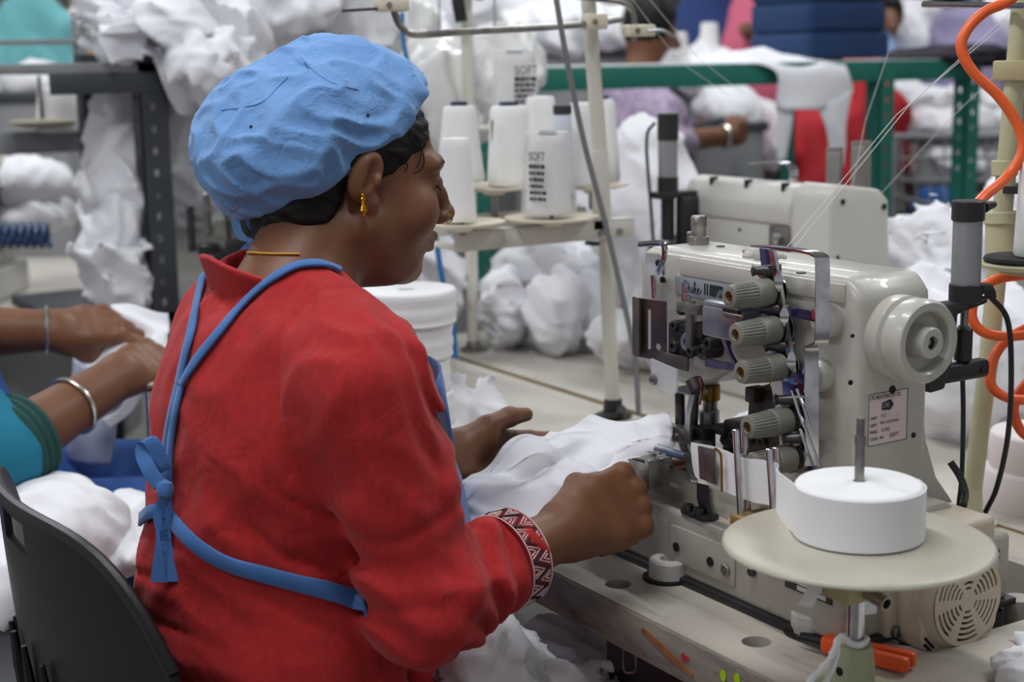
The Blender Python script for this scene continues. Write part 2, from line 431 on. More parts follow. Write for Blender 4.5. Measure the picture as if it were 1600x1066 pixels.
# rows of ceiling tube lamps above the sewing lines
LAMPS = [(-1.1, .35), (-3.6, .35), (-1.1, 2.7), (-3.6, 2.7), (-6.2, .35), (-6.2, 2.7), (-3.6, 5.4), (-6.2, 5.4), (-1.1, -1.7), (-9., 2.7), (-9., 6.)]
places = {p_: w_ for p_, w_ in zip(LAMPS, ('directly above the woman in red', 'above the neighbouring operator in blue', 'above the green rack', 'above the far sewing line, third from the camera', 'above the charcoal rack of white garments', 'over the far machines behind the thread cones', 'over the people behind the green rack', 'over the far right corner of the machines', 'behind the camera', 'nearest the far wall', 'in the farthest row'))}
for i, (x, y) in enumerate(LAMPS):
    t = thing('tube_lamp', (x, y, 2.9), 'hanging tube lamp ' + places.get((x, y), '%d m along and %.0f m across the hall' % (round(-x), round(y+2))), 'lamp', 'ceiling tube lamps')
    bm = B(); box(bm, (x-.75, y-.09, 2.93), (x+.75, y+.09, 2.99), .01); obj('lamp_body', bm, M_LAMPBODY, t)
    for s in (-.045, .045):
        bm = B(); cyl(bm, (x-.73, y+s, 2.905), (x+.73, y+s, 2.905), .014, seg=10); obj('tube', bm, M_LAMP, t)
    for s in (-.5, .5):
        bm = B(); cyl(bm, (x+s, y, 2.985), (x+s, y, 4.2), .004, seg=6); obj('hanger', bm, M_LAMPBODY, t)
    l = bpy.data.lights.new('tube_light', 'AREA'); l.shape = 'RECTANGLE'; l.size = 1.46; l.size_y = .14; l.energy = 25; l.color = (.96, .98, 1.0)
    lo = bpy.data.objects.new('tube_light', l); COL.objects.link(lo); lo.parent = t; lo.location = (0, 0, -.025)

# ------------------------------------------------------------------ sewing table of the woman in red
TZ = .75
tb = thing('sewing_table', (-1.2, 1.15, 0), 'worn pale laminate sewing table carrying the nearest machine, chipped dark edge', 'table', 'sewing tables')
bm = B()
X0, X1, Y0, Y1 = -1.86, -.50, .882, 1.405
hc = [onz(966, 913, TZ), onz(1182, 1003, TZ), onz(1590, 934, TZ)]
cut = onz(1412, 1000, TZ); cutX = onz(1475, 1006, TZ)[0]; cutY = onz(1350, 984, TZ)[1]
holes = [circ(p[0], p[1], .0145, 20) for p in hc] + [[(-1.42, cutY+.03), (cutX-.02, cutY), (cutX, cutY+.02), (cutX, 1.32), (-1.42, 1.32)]]
plate(bm, [(X0, Y0), (X1, Y0), (X1, Y1), (X0, Y1)], holes, (0, 0, TZ), (1, 0, 0), (0, 1, 0), (0, 0, -.046))
obj('tabletop', bm, M_TABLE, tb)
bm = B(); box(bm, (X0, Y0-.0035, TZ-.046), (X1, Y0-.0002, TZ-.0015), .0008); obj('edge_band', bm, M_EDGE, tb)
bm = B(); box(bm, (X0, Y1+.0002, TZ-.046), (X1, Y1+.004, TZ), .0008); obj('edge_band', bm, M_EDGE2, tb)
for p in hc[:2]:
    bm = B(); lathe(bm, [(.0146, -.03), (.0165, -.03), (.0165, -.0465), (.0, -.0465), (0, -.032), (.0146, -.032)], (p[0], p[1], TZ), seg=20, cap=False); obj('hole_cup', bm, M_LEG, tb)
bm = B(); box(bm, (-1.44, .99, TZ-.075), (cutX+.03, 1.34, TZ-.068)); obj('drip_pan', bm, M_DARK, tb)
for (x, y) in ((X0+.12, .95), (X1-.12, .95), (X0+.12, 1.36), (X1-.12, 1.36)):
    bm = B(); box(bm, (x-.02, y-.03, .03), (x+.02, y+.03, TZ-.046), .003); box(bm, (x-.03, y-.05, 0), (x+.03, y+.05, .035), .006); obj('leg', bm, M_LEG, tb)
for x in (X0+.12, X1-.12):
    bm = B(); box(bm, (x-.015, .98, .12), (x+.015, 1.33, .16), .003); obj('crossbar', bm, M_LEG, tb)
bm = B(); box(bm, (X0+.14, 1.345, .30), (X1-.14, 1.375, .34), .003); obj('crossbar', bm, M_LEG, tb)
bm = B(); box(bm, (-1.5, .95, .10), (-1.12, 1.22, .125), .01); obj('treadle', bm, M_DSTEEL, tb)
# control box and wire loop below the top, seen under the front edge
bm = B(); box(bm, (-1.33, .93, .50), (-1.10, 1.10, .69), .008); obj('control_box', bm, M_BLACK, tb)
bm = B(); tube(bm, smoothpath([onY(975, 1010, .905), onY(975, 1046, .905), onY(985, 1052, .905), onY(994, 1046, .905), onY(993, 1015, .905)], 5), .0016, 6); obj('wire_loop', bm, M_STEEL, tb)
# rust streak and red arrow sticker on the edge band
def on_edge(x, y): return onY(x, y, Y0-.0042)
bm = B(); pp = [on_edge(*q) for q in ((1003, 983), (1025, 1003), (1052, 1030), (1082, 1056))]
strip(bm, pp, [V3((.004, 0, .004)), V3((.006, 0, .006)), V3((.006, 0, .006)), V3((.004, 0, .004))], (0, -1, 0), .0006)
obj('rust_streak', bm, mat('rust', 'a0643a', .8, var='8c5430', vscale=60), tb)
bm = B(); c = on_edge(1070, 1028); sc = .0065
prism(bm, [(a*sc, b*sc) for a, b in ((-1, .0), (-.2, .8), (-.2, .4), (.9, .35), (.9, -.35), (-.2, -.4), (-.2, -.8))], c, (1, 0, 0), (0, 0, 1), (0, -.0004, 0)); obj('arrow_sticker', bm, mat('red_sticker', 'c02a2c', .5), tb)
for q in ((1130, 1056), (1152, 1062)):
    bm = B(); c = on_edge(*q); prism(bm, circ(0, 0, .0045, 12, .006), c, (1, 0, 0), (0, 0, 1), (0, -.0005, 0)); obj('paint_dab', bm, mat('lime_paint', 'a8c81e', .5), tb)
# ------------------------------------------------------------------ the nearest sewing machine
mc = thing('sewing_machine', (-1.2, 1.06, TZ), 'cream flatbed coverstitch sewing machine with five knobs, in front of the woman in red', 'sewing machine', 'sewing machines')
AY = 1.035
def fb(bm, x0, y0, x1, y1, Y, th, bev=.001, M=None):
    xm, ym = (x0+x1)/2, (y0+y1)/2
    a = onY(x0, ym, Y)[0]; b = onY(x1, ym, Y)[0]; t = onY(xm, y0, Y)[2]; u = onY(xm, y1, Y)[2]
    box(bm, (a, Y, u), (b, Y+th, t), bev, 2, M)
def part(name, m, build, parent=None, ang=35):
    bm = B(); build(bm); return obj(name, bm, m, parent or mc, ang)
# body: base, bed, column with arm and head
def b_(bm):
    box(bm, (-1.43, .975, .757), (-1.005, 1.21, .828), .006, 3)
    box(bm, (-1.425, 1.0, .82), (-1.15, 1.15, .862), .007, 3)
    prism(bm, [(.99, .82), (1.03, .87), (1.13, .87), (1.165, .845), (1.19, .82)], (-1.20, 0, 0), (0, 1, 0), (0, 0, 1), (.18, 0, 0), .004)
base = part('base', M_ENAM2, b_)
part('rubber_seal', M_BLACK, lambda bm: box(bm, (-1.437, .969, .7505), (-1.0, 1.216, .7585), .002))
def b_(bm):
    box(bm, (onY(1050, 850, .975)[0], .9725, .772), (onY(1150, 890, .975)[0], .976, .812), .001)
pl = part('side_cover', M_ENAM2, b_)
for q in ((1057, 855), (1110, 878)):
    bm = B(); c = onY(q[0], q[1], .9722); cyl(bm, c, c+np.array([0, -.0012, 0]), .0052, seg=14); obj('screw_hole', bm, M_DARK, pl)
for q, r, m in (((1138, 890), .0065, M_STEEL), ((1178, 893), .005, M_DSTEEL)):
    bm = B(); c = onY(q[0], q[1], .975); cyl(bm, c, c+np.array([0, -.006, 0]), r, seg=6 if m is M_DSTEEL else 16, ch=.001); obj('bolt', bm, m, mc)
def b_(bm): fb(bm, 1226, 892, 1300, 932, .9735, .0012, .0004)
npl = part('data_plate', M_BLACK, b_)
for k in range(3):
    bm = B(); fb(bm, 1245, 902+k*9+4, 1290, 907+k*9+6, .9729, .0008, 0); obj('data_field', bm, mat('plate_silver', 'c9c6c0', .4), npl)
# mounting feet with their rubber sleeves
for q in ((1045, 905), (1270, 990)):
    c = onz(q[0], q[1], TZ)
    bm = B(); lathe(bm, [(.0215, .004), (.0215, .0215), (.020, .0235), (.010, .0235), (.009, .018), (0, .018)], (c[0], c[1], TZ), seg=28)
    o = obj('mount_foot', bm, mat('white_foot_sleeve', 'c9c7c4', .6, var='aaa7a2', vscale=40), mc)
    bm = B(); lathe(bm, [(.027, 0.0008), (.027, .003), (.018, .0042), (0, .0042)], (c[0]-.003, c[1], TZ), seg=24); obj('foot_washer', bm, M_DARK, o)
    bm = B(); box(bm, (c[0]-.016, c[1]+.008, TZ+.004), (c[0]+.018, .985, TZ+.021), .003); obj('foot_lug', bm, M_ENAM2, o)
# arm, head and column as one casting
def b_(bm):
    prism(bm, [(-1.405, .968), (-1.405, 1.083), (-1.392, 1.097), (-1.068, 1.097), (-1.05, 1.08), (-1.05, .852), (-1.165, .852), (-1.168, .93), (-1.182, .972), (-1.215, .985), (-1.245, .975), (-1.275, .958), (-1.31, .947), (-1.385, .950)],
          (0, AY, 0), (1, 0, 0), (0, 0, 1), (0, .098, 0), .010, 3)
    prism(bm, [(1.035, .85), (1.036, .95), (1.128, .96), (1.134, .925), (1.15, .885), (1.178, .852)], (-1.158, 0, 0), (0, 1, 0), (0, 0, 1), (.106, 0, 0), .004)
arm = part('arm', M_ENAM, b_, ang=50)
# lid seam panel along the upper front of the arm
def b_(bm):
    a = onY(1064, 405, AY)[0]; b = onY(1322, 452, AY)[0]
    box(bm, (a, AY-.0022, 1.072), (b, AY+.002, 1.0905), .0012)
part('front_lid', M_ENAM, b_)
# name plate with script lettering and bars
ax0 = onY(1057, 440, AY)[0]; ax1 = onY(1166, 455, AY)[0]
plz0, plz1 = 1.050, 1.0705
npl = part('name_plate', mat('silver_plate', 'a9afb8', .35, metal=.5), lambda bm: box(bm, (ax0, AY-.0026, plz0), (ax1, AY, plz1), .0006))
def stroke(bm, pts, r, n=6): tube(bm, smoothpath([(ax0+.0165+p[0]*.0120, AY-.0029, plz0+.0045+p[1]*.0125) for p in pts], n), r, 6, flat=.35)
bm = B()
for s_ in ([(.15, .75), (.05, .45), (.0, .0), (-.08, -.15)], [(.0, .85), (.18, .98), (.5, .92), (.72, .65), (.62, .25), (.3, .0), (-.02, -.02)],
           [(.85, .5), (.82, .15), (.95, .0), (1.15, .12), (1.25, .5), (1.2, .15), (1.3, .0), (1.42, .08)],
           [(1.42, .08), (1.62, .6), (1.68, .95), (1.58, 1.0), (1.56, .5), (1.5, .0)], [(1.54, .28), (1.72, .5), (1.82, .42), (1.62, .28), (1.78, .05), (1.95, .05)],
           [(1.95, .05), (2.1, .25), (2.28, .4), (2.2, .52), (2.02, .38), (2.02, .1), (2.2, .0), (2.42, .15), (2.62, .38)]):
    stroke(bm, s_, .00062)
obj('script_lettering', bm, M_PRINT, npl)
for a, b in ((.0475, .0495), (.0515, .0535), (.056, .076)):
    bm = B(); x = ax0+a*1.1; x2 = min(ax0+b*1.1, ax1-.001); box(bm, (x, AY-.003, plz0+.005), (x2, AY-.0025, plz1-.003)); obj('plate_bar', bm, M_PRINT, npl)
# oil sight and feed pin on top of the head
c = onz(1081, 383, 1.097)
bm = B(); lathe(bm, [(.0118, 0), (.0122, .004), (.0118, .009), (.0088, .010), (.0085, .019), (.0095, .021), (.0092, .026), (.0092, .031), (.0078, .033), (0, .033)], (c[0], c[1]+.01, 1.097), seg=24); obj('regulator_cap', bm, M_STEEL, mc)
bm = B(); cyl(bm, (c[0]-.018, c[1]+.012, 1.097), (c[0]-.018, c[1]+.012, 1.110), .0042, seg=12, ch=.001); obj('pin', bm, M_STEEL, mc)
for q in ((1115, 386), (1240, 428)):
    p = onz(q[0], q[1], 1.0975); bm = B(); cyl(bm, (p[0], p[1]+.01, 1.097), (p[0], p[1]+.01, 1.0985), .005, seg=12); obj('screw', bm, M_DSTEEL, mc)
p = onz(1185, 402, 1.099); bm = B(); tube(bm, [(p[0]-.03+.004*k, 1.065+.006*math.sin(k*1.3), 1.100+.003*math.sin(k*.9+1)) for k in range(17)], [.002+.005*math.sin(PI*k/16) for k in range(17)], 8); obj('lint', bm, mat('grey_lint', 'b9b5ae', .9, bump=.8, bscale=400), mc)
# handwheel on the right end
hx = -1.05; hub = onX(1398, 525, hx)
hc_ = (hx, hub[1], hub[2])
bm = B(); lathe(bm, [(.0405, -.001), (.0415, .003), (.0415, .016), (.0375, .0185), (.0372, .021), (.0405, .023), (.0410, .030), (.0405, .041), (.0380, .0445), (.0315, .0445), (.0295, .042), (.0290, .030), (.0165, .027), (.0160, .033), (.0150, .0345), (.0150, .048), (.0135, .0495), (.0070, .0495), (.0068, .044), (0, .044)], hc_, (1, 0, 0), 48); hw = obj('handwheel', bm, M_ENAM, mc)
bm = B(); lathe(bm, [(.0062, .0438), (.0062, .0452), (.003, .0452), (.003, .0435), (0, .0435)], hc_, (1, 0, 0), 16); obj('hub_bolt', bm, M_DARK, hw)
# asset sticker
l0 = onX(1357, 617, hx); l1 = onX(1418, 612, hx); l2 = onX(1357, 698, hx)
sw = l1[1]-l0[1]; shh = l0[2]-l2[2]
bm = B(); box(bm, (hx, l0[1], l2[2]), (hx+.0005, l1[1], l0[2])); st = obj('asset_sticker', bm, mat('pinkish_paper', 'd9c8cb', .6, dirt='b59a86', dscale=60, damt=.5), mc)
bm = B()
for (a, b, c_, d) in ((0, 0, 1, .012), (0, .988, 1, 1), (0, 0, .012, 1), (.988, 0, 1, 1)): box(bm, (hx+.0004, l0[1]+sw*a, l2[2]+shh*b), (hx+.0008, l0[1]+sw*c_, l2[2]+shh*d))
obj('sticker_border', bm, M_PRINT, st)
def stick(s, u, v, h, sx=.8, m=M_PRINT): return text('sticker_text', s, shh*h, plane_m((hx+.0007, l0[1]+sw*u, l2[2]+shh*v), (0, 1, 0), (0, 0, 1)), m, st, .0001, 0, sx)
M_INK = mat('red_brown_ink', '7b4a45', .7)
stick('LTK INDUSTRIES (P) LTD.', .035, .885, .115, .62)
stick('UNIT :', .05, .50, .085, .85); stick('DEPT :', .05, .365, .085, .85); stick('MAKE :', .05, .235, .085, .85); stick('CODE : PM -', .05, .10, .085, .85)
stick('F-2', .32, .51, .11, .9, M_INK); stick('W/S-1 LOCATION 2', .30, .39, .085, .66, M_INK); stick('DUKE', .34, .24, .10, .85, M_INK); stick('02077', .55, .11, .11, .85, M_INK)
bm = B(); prism(bm, [(sw*a, shh*b) for a, b in ((.34, .66), (.34, .80), (.56, .845), (.64, .74), (.55, .64))], (hx+.0004, l0[1], l2[2]), (0, 1, 0), (0, 0, 1), (.0004, 0, 0)); obj('emblem', bm, M_PRINT, st)
stick('LTK', .36, .70, .12, .8, mat('pale_print', 'd9cfd0', .6))
for q, r in (((1394, 609), .0042), ((1427, 680), .0028), ((1329, 598), .0025), ((1332, 525), .002)):
    p = onX(q[0], q[1], hx); bm = B(); cyl(bm, (hx-.001, p[1], p[2]), (hx+.0008, p[1], p[2]), r, seg=14); obj('screw_hole', bm, M_DARK, mc)
# round bosses on the column front
for q in ((1300, 500), (1287, 585)):
    c = onY(q[0], q[1], AY); bm = B(); lathe(bm, [(.017, -.001), (.017, .012), (.0145, .015), (0, .015)], (c[0], AY, c[2]), (0, -1, 0), 24); obj('boss', bm, M_ENAM, mc)
# tension knobs with discs on their mounting plates
KN = [((1212, 455), 1), ((1222, 513), 1), ((1230, 571), 1), ((1240, 655), .98), ((1246, 713), .95)]
for i, (q, s) in enumerate(KN):
    c = onY(q[0], q[1], 1.018); k = thing if False else None
    n = 30; prof = [(.0136, 0), (.0140, .002), (.0138, .018), (.0128, .0195)]
    bm = B(); lathe(bm, [(.0138, 0), (.0142, .002), (.0140, .020), (.0128, .0215), (.0122, .022)], (c[0], 1.008, c[2]), (0, -1, 0), 28)
    # fluted grip
    x, y, d = frame((0, -1, 0)); o_ = V3((c[0], .9865, c[2])); rings = []
    for h, r in ((0, .0132), (.002, .0135), (.025, .0118), (.0285, .0108), (.0295, .0058), (.024, .0052)):
        rr = []
        for j in range(72):
            f_ = 1.0 if (j % 3) else (.90 if .001 < h < .028 and r > .011 else 1.0)
            a = 2*PI*j/72; rr.append(bm.verts.new(o_+d*h+(x*math.cos(a)+y*math.sin(a))*r*f_))
        rings.append(rr)
    for A_, B_ in zip(rings, rings[1:]):
        for j in range(72): bm.faces.new((A_[j], A_[(j+1) % 72], B_[(j+1) % 72], B_[j]))
    bm.faces.new(rings[0]); bm.faces.new(rings[-1]); bmesh.ops.recalc_face_normals(bm, faces=bm.faces[:])
    ko = obj('tension_knob', bm, M_KNOB, mc, 30)
    bm = B(); lathe(bm, [(.0048, .022), (.0048, .0235), (.002, .0235), (.002, .0215), (0, .0215)], (c[0], .9825, c[2]), (0, -1, 0), 14); obj('knob_screw', bm, M_BRASS, ko)
    bm = B(); lathe(bm, [(.004, 0), (.0165, .001), (.0165, .0018), (.004, .003), (.004, .004), (.0155, .006), (.0155, .0068), (.004, .008), (.003, .012)], (c[0], 1.020, c[2]), (0, -1, 0), 28); obj('tension_disc', bm, M_CHROME, ko)
    bm = B(); lathe(bm, [(.003, 0), (.003, .018)], (c[0], 1.034, c[2]), (0, -1, 0), 10); obj('knob_stud', bm, M_STEEL, ko)
# blued mounting plate behind the knobs, chrome guide bar, pins
def b_(bm):
    ol = [(1186, 388), (1204, 390), (1212, 440), (1228, 500), (1240, 560), (1262, 600), (1262, 650), (1268, 735), (1232, 740), (1225, 660), (1222, 600), (1208, 560), (1196, 480)]
    pts = [onY(x, y, 1.0255) for x, y in ol]; prism(bm, [(p[0], p[2]) for p in pts], (0, 1.0255, 0), (1, 0, 0), (0, 0, 1), (0, .003, 0), .0004)
part('knob_plate', M_BLUE, b_)
def b_(bm):
    P_ = [onY(*q, 1.012) for q in ((1207, 392), (1216, 440), (1226, 500), (1236, 560), (1240, 600))]
    strip(bm, P_, [V3((.0075, 0, 0))]*5, (0, -1, 0), .004)
part('guide_bar', M_CHROME, b_)
for q in ((1217, 438), (1226, 492), (1237, 562)):
    c = onY(*q, 1.008); bm = B(); lathe(bm, [(.0, .012), (.0062, .002), (.0062, -.004), (0, -.012)], c, (0, 0, 1), 4); obj('hex_pin', bm, M_CHROME, mc)
for q in ((1180, 423), (1190, 483), (1200, 541), (1215, 625), (1228, 685)):
    c = onY(*q, 1.0); bm = B(); cyl(bm, c, c+np.array([.016, .02, 0]), .0045, .007, 12); lathe(bm, [(.005, 0), (.0062, .003), (0, .005)], c, (-.6, -.8, 0), 10); obj('thread_stud', bm, M_DSTEEL, mc)
    bm = B(); c = onY(q[0]+16, q[1]+4, 1.012); lathe(bm, [(.0065, 0), (.0065, .004), (.004, .007), (0, .007)], c, (0, -1, 0), 14); cyl(bm, c+np.array([0, 0.001, -.004]), c+np.array([.006, .004, .010]), .0025, seg=8); obj('thread_eyelet', bm, M_CHROME, mc)
def b_(bm):
    Y_ = 1.006; P_ = [onY(*q, Y_) for q in ((1183, 384), (1225, 388), (1262, 393), (1280, 399), (1285, 410), (1285, 470), (1284, 530), (1280, 537), (1272, 542), (1268, 552), (1268, 640), (1268, 728))]
    P_ = smoothpath(P_, 4); N_ = []; n = len(P_)
    for i in range(n):
        t_ = (P_[min(i+1, n-1)]-P_[max(i-1, 0)]).normalized(); N_.append(t_.cross(Vector((.45, 1, 0)).normalized()))
    strip(bm, P_, Vector((.45, 1, 0)).normalized()*.014, N_, .0022)
part('guard_strap', M_CHROME, b_, ang=50)
for q in ((1256, 492), (1252, 592)):
    bm = B(); fb(bm, q[0]-20, q[1]-8, q[0]+20, q[1]+8, 1.012, .0022, .0006); o = obj('strap_tab', bm, M_BLUE, mc)
    bm = B(); fb(bm, q[0]+12, q[1]-8, q[0]+20, q[1]+8, 1.0112, .003, .0003); obj('red_mark', bm, mat('red_oxide', '8c2f35', .4), o)
# springs / check wires beside lower knobs
for q in ((1247, 640), (1260, 700)):
    bm = B(); tube(bm, smoothpath([onY(q[0]-10, q[1]-30, .998), onY(q[0], q[1], .998), onY(q[0]+10, q[1]+28, .998)], 5), .0016, 6); tube(bm, smoothpath([onY(q[0]-2, q[1]-32, .998), onY(q[0]+12, q[1]+5, .998), onY(q[0]+20, q[1]+30, .998)], 5), .0016, 6); obj('check_wire', bm, M_CHROME, mc)
# take-up cover and head mechanism
def b_(bm):
    fb(bm, 1096, 482, 1150, 530, .992, .040, .003); fb(bm, 1098, 474, 1152, 486, .994, .036, .002)
tk = part('take_up_cover', M_ALU, b_)
part('cover_slit', M_DARK, lambda bm: fb(bm, 1129, 483, 1153, 489, .9905, .004, 0), tk)
part('thread_comb', M_STEEL, lambda bm: (fb(bm, 1130, 491, 1160, 499, .984, .0022, .0006), [cyl(bm, onY(1136+7*k, 495, .9838), onY(1136+7*k, 495, .9838)+np.array([0, -.0006, 0]), .0014, seg=8) for k in range(3)]))
c = onY(1129, 466, 1.02); bm = B(); lathe(bm, [(.0085, 0), (.0085, .0016), (.0045, .0016), (.0045, 0)], c+np.array([0, 0, 0]), (0, -1, .0), 20, cap=False); box(bm, (c[0]-.003, 1.016, c[2]-.02), (c[0]+.003, 1.0185, c[2]-.007)); obj('thread_ring', bm, M_CHROME, mc)
def b_(bm):
    fb(bm, 1070, 470, 1080, 548, 1.006, .007, .001); fb(bm, 1056, 474, 1090, 490, 1.004, .012, .001)
nb = part('needle_thread_lever', M_STEEL, b_)
for x in (1067, 1073):
    bm = B(); cyl(bm, onY(x, 476, 1.008), onY(x, 442+(x-1067), 1.008), .0014, seg=8); obj('lever_pin', bm, M_CHROME, nb)
bm = B(); lathe(bm, [(.0035, -.0008), (.0035, .0008), (.0018, .0008), (.0018, -.0008)], onY(1077, 463, 1.008), (0, 1, 0), 14, cap=False); obj('lever_eye', bm, M_CHROME, nb)
for q, r, h, m in (((1072, 485), .0048, .010, M_BLACK), ((1086, 483), .0042, .012, M_BLACK), ((1090, 481), .005, .016, M_CHROME), ((1060, 508), .006, .008, M_DSTEEL), ((1082, 513), .0055, .010, M_DSTEEL),
                   ((1087, 533), .0105, .014, M_ALU), ((1061, 540), .007, .010, M_DSTEEL), ((1120, 536), .008, .014, M_BLACK), ((1108, 548), .009, .012, M_DSTEEL), ((1097, 547), .006, .018, M_BLACK)):
    c = onY(q[0], q[1], 1.022); bm = B(); lathe(bm, [(r, -.014), (r, h-.002), (r*.85, h), (r*.45, h), (r*.4, h-.003), (0, h-.003)], c, (0, -1, 0), 18); obj('clamp_screw', bm, m, mc)
part('needle_bar_housing', M_DSTEEL, lambda bm: fb(bm, 1043, 505, 1066, 560, 1.018, .02, .003))
part('clamp_block', M_DSTEEL, lambda bm: fb(bm, 1080, 505, 1096, 530, 1.012, .02, .002))
part('connecting_link', mat('heat_tinted_steel', '6d6288', .3, metal=.9, var='8f8fa0', vscale=50), lambda bm: (strip(bm, [onY(1104, 566, 1.01), onY(1125, 571, 1.008), onY(1152, 573, 1.006)], Vector((0, 0, .008)), (0, -1, 0), .004), strip(bm, [onY(1132, 530, 1.012), onY(1140, 552, 1.01), onY(1150, 570, 1.008)], Vector((.006, 0, .0)), (0, -1, 0), .004)))
part('thread_guide_plate', mat('warm_steel', '8c8279', .33, metal=.9, var='6e665f', vscale=30), lambda bm: (plate(bm, [(a, b) for a, b in ((0, 0), (.044, -.002), (.044, .066), (0, .067))], [[(.018, .01), (.023, .01), (.023, .055), (.018, .055)], circ(.033, .014, .004, 10)], onY(993, 556, 1.006), (.93, .3, 0), (0, 0, 1), (.0007, -.0018, 0)), box(bm, (onY(993, 500, 1.004)[0]-.001, 1.0, onY(993, 553, 1.004)[2]), (onY(993, 500, 1.004)[0]+.012, 1.003, onY(993, 463, 1.004)[2]), .0005)))
part('lower_guide_plate', mat('warm_steel', '8c8279'), lambda bm: fb(bm, 1026, 553, 1074, 575, 1.012, .003, .001))
M_ACRYL = mat('clear_acrylic', 'dfe3e8', .12, alpha=.42, spec=.6)
part('eye_guard', M_ACRYL, lambda bm: prism(bm, [(p[0], p[2]) for p in [onY(*q, 1.0) for q in ((1016, 560), (1057, 578), (1057, 612), (1050, 619), (1026, 606), (1017, 596))]], (0, 1.0, 0), (1, 0, 0), (0, 0, 1), (0, .003, 0), .0006))
c = onY(1022, 594, .999); bm = B(); lathe(bm, [(.006, 0), (.006, .003), (.003, .005), (0, .005)], c, (0, -1, 0), 14); obj('guard_screw', bm, M_STEEL, mc)
part('thread_shield', mat('shield_glass', 'c6ced6', .1, alpha=.45), lambda bm: fb(bm, 1008, 396, 1024, 466, 1.02, .002, .0004))
part('shield_bracket', M_CHROME, lambda bm: (tube(bm, smoothpath([onY(1000, 382, 1.015), onY(1030, 380, 1.015), onY(1038, 386, 1.015), onY(1037, 405, 1.015), onY(1030, 423, 1.015)], 5), .0034, 8), fb(bm, 1026, 398, 1036, 430, 1.02, .004, .001), tube(bm, [onY(1020, 430, 1.018), onY(1022, 466, 1.018)], .003, 8)))
for q in ((1030, 411), (1037, 437)):
    c = onY(*q, 1.02 if q[1] < 420 else AY-.001); bm = B(); lathe(bm, [(.0035, 0), (.0035, .003), (0, .004)], c, (0, -1, 0), 10); obj('tiny_screw', bm, M_DARK, mc)
# needle bar, presser bar, foot and looper area below the head
def rod(name, q0, q1, Y, r, m, par=None):
    bm = B(); cyl(bm, onY(*q0, Y), onY(*q1, Y), r, seg=14, ch=r*.15); return obj(name, bm, m, par or mc)
rod('needle_bar_bushing', (1110, 600), (1110, 626), 1.075, .0115, M_BRASS)
rod('needle_bar', (1110, 590), (1109, 665), 1.075, .0085, M_STEEL)
rod('needle_clamp', (1108, 640), (1108, 672), 1.07, .012, M_ALU)
for k in range(3): rod('needle', (1100+6*k, 670), (1101+6*k, 703), 1.07, .0011, M_CHROME)
rod('presser_bar', (1062, 612), (1063, 676), 1.04, .0058, M_DSTEEL)
rod('lifter_bar', (1088, 600), (1084, 690), 1.05, .0040, M_DSTEEL)
part('knife_blade', M_ALU, lambda bm: strip(bm, [onY(1083, 617, 1.028), onY(1076, 650, 1.028), onY(1074, 692, 1.028)], Vector((.009, 0, 0)), (0, -1, .1), .003))
part('head_wire', M_CHROME, lambda bm: tube(bm, smoothpath([onY(1092, 590, 1.02), onY(1096, 610, 1.02), onY(1093, 632, 1.02)], 5), .0016, 6))
rod('head_clamp', (1083, 592), (1090, 612), 1.02, .0095, M_DSTEEL)
part('guide_rail', M_STEEL, lambda bm: fb(bm, 1055, 608, 1084, 617, 1.03, .02, .001))
def b_(bm):
    fb(bm, 1046, 668, 1070, 694, 1.025, .014, .002); fb(bm, 1064, 688, 1090, 703, 1.03, .02, .002)
pf = part('presser_foot', M_STEEL, b_)
for q in ((1048, 676), (1056, 682)):
    c = onY(*q, 1.025); bm = B(); lathe(bm, [(.0042, 0), (.0042, .0025), (.003, .0035), (0, .003)], c, (0, -1, 0), 12); obj('foot_screw', bm, M_CHROME, pf)
part('foot_block', M_BLACK, lambda bm: (fb(bm, 1076, 668, 1098, 702, 1.04, .02, .003), fb(bm, 1110, 664, 1130, 682, 1.05, .03, .006)))
# looper cover, dark casting between needle and column
def b_(bm):
    pts = [onY(*q, 1.06) for q in ((1170, 608), (1200, 600), (1224, 640), (1226, 700), (1140, 712), (1122, 690), (1130, 655), (1166, 662))]
    prism(bm, [(p[0], p[2]) for p in pts], (0, 1.06, 0), (1, 0, 0), (0, 0, 1), (0, .04, 0), .003)
    fb(bm, 1163, 606, 1177, 630, 1.045, .02, .002)
lc = part('looper_cover', mat('grimy_casting', '55504a', .45, metal=.5, var='3c3834', vscale=40), b_)
for q in ((1150, 680), (1175, 685), (1141, 702), (1200, 668), (1195, 690)):
    c = onY(*q, 1.06); bm = B(); lathe(bm, [(.006, 0), (.006, .006), (.003, .0065), (.0028, .004), (0, .004)], c, (0, -1, 0), 14); obj('cover_screw', bm, M_DSTEEL, lc)
part('throat_plate', M_STEEL, lambda bm: box(bm, (-1.36, 1.035, .8622), (-1.24, 1.11, .865), .0008))
# binding folder in front of the foot
def b_(bm):
    P_ = [onY(x, y, .968) for x, y in ((1026, 703), (1052, 709), (1076, 715))]
    for dz, dy, r in ((0, 0, .004), ): tube(bm, P_, .0045, 10)
    fb(bm, 1026, 702, 1078, 730, .966, .0018, .0005)
    strip(bm, [onY(1030, 698, .985), onY(1085, 708, .985)], Vector((0, .04, .004)), (0, -.2, 1), .0016)
fo = part('binding_folder', M_CHROME, b_)
part('folder_plate', M_STEEL, lambda bm: prism(bm, [(p[0], p[2]) for p in [onY(*q, .950) for q in ((1090, 697), (1117, 703), (1119, 758), (1093, 748))]], (0, .950, 0), (1, 0, 0), (0, 0, 1), (0, .0016, 0)), fo)
part('folder_lip', M_DSTEEL, lambda bm: strip(bm, smoothpath([onY(1076, 708, .962), onY(1078, 725, .962), onY(1083, 742, .962), onY(1090, 750, .962)], 4), Vector((0, .012, 0)), (1, 0, .2), .0016), fo)
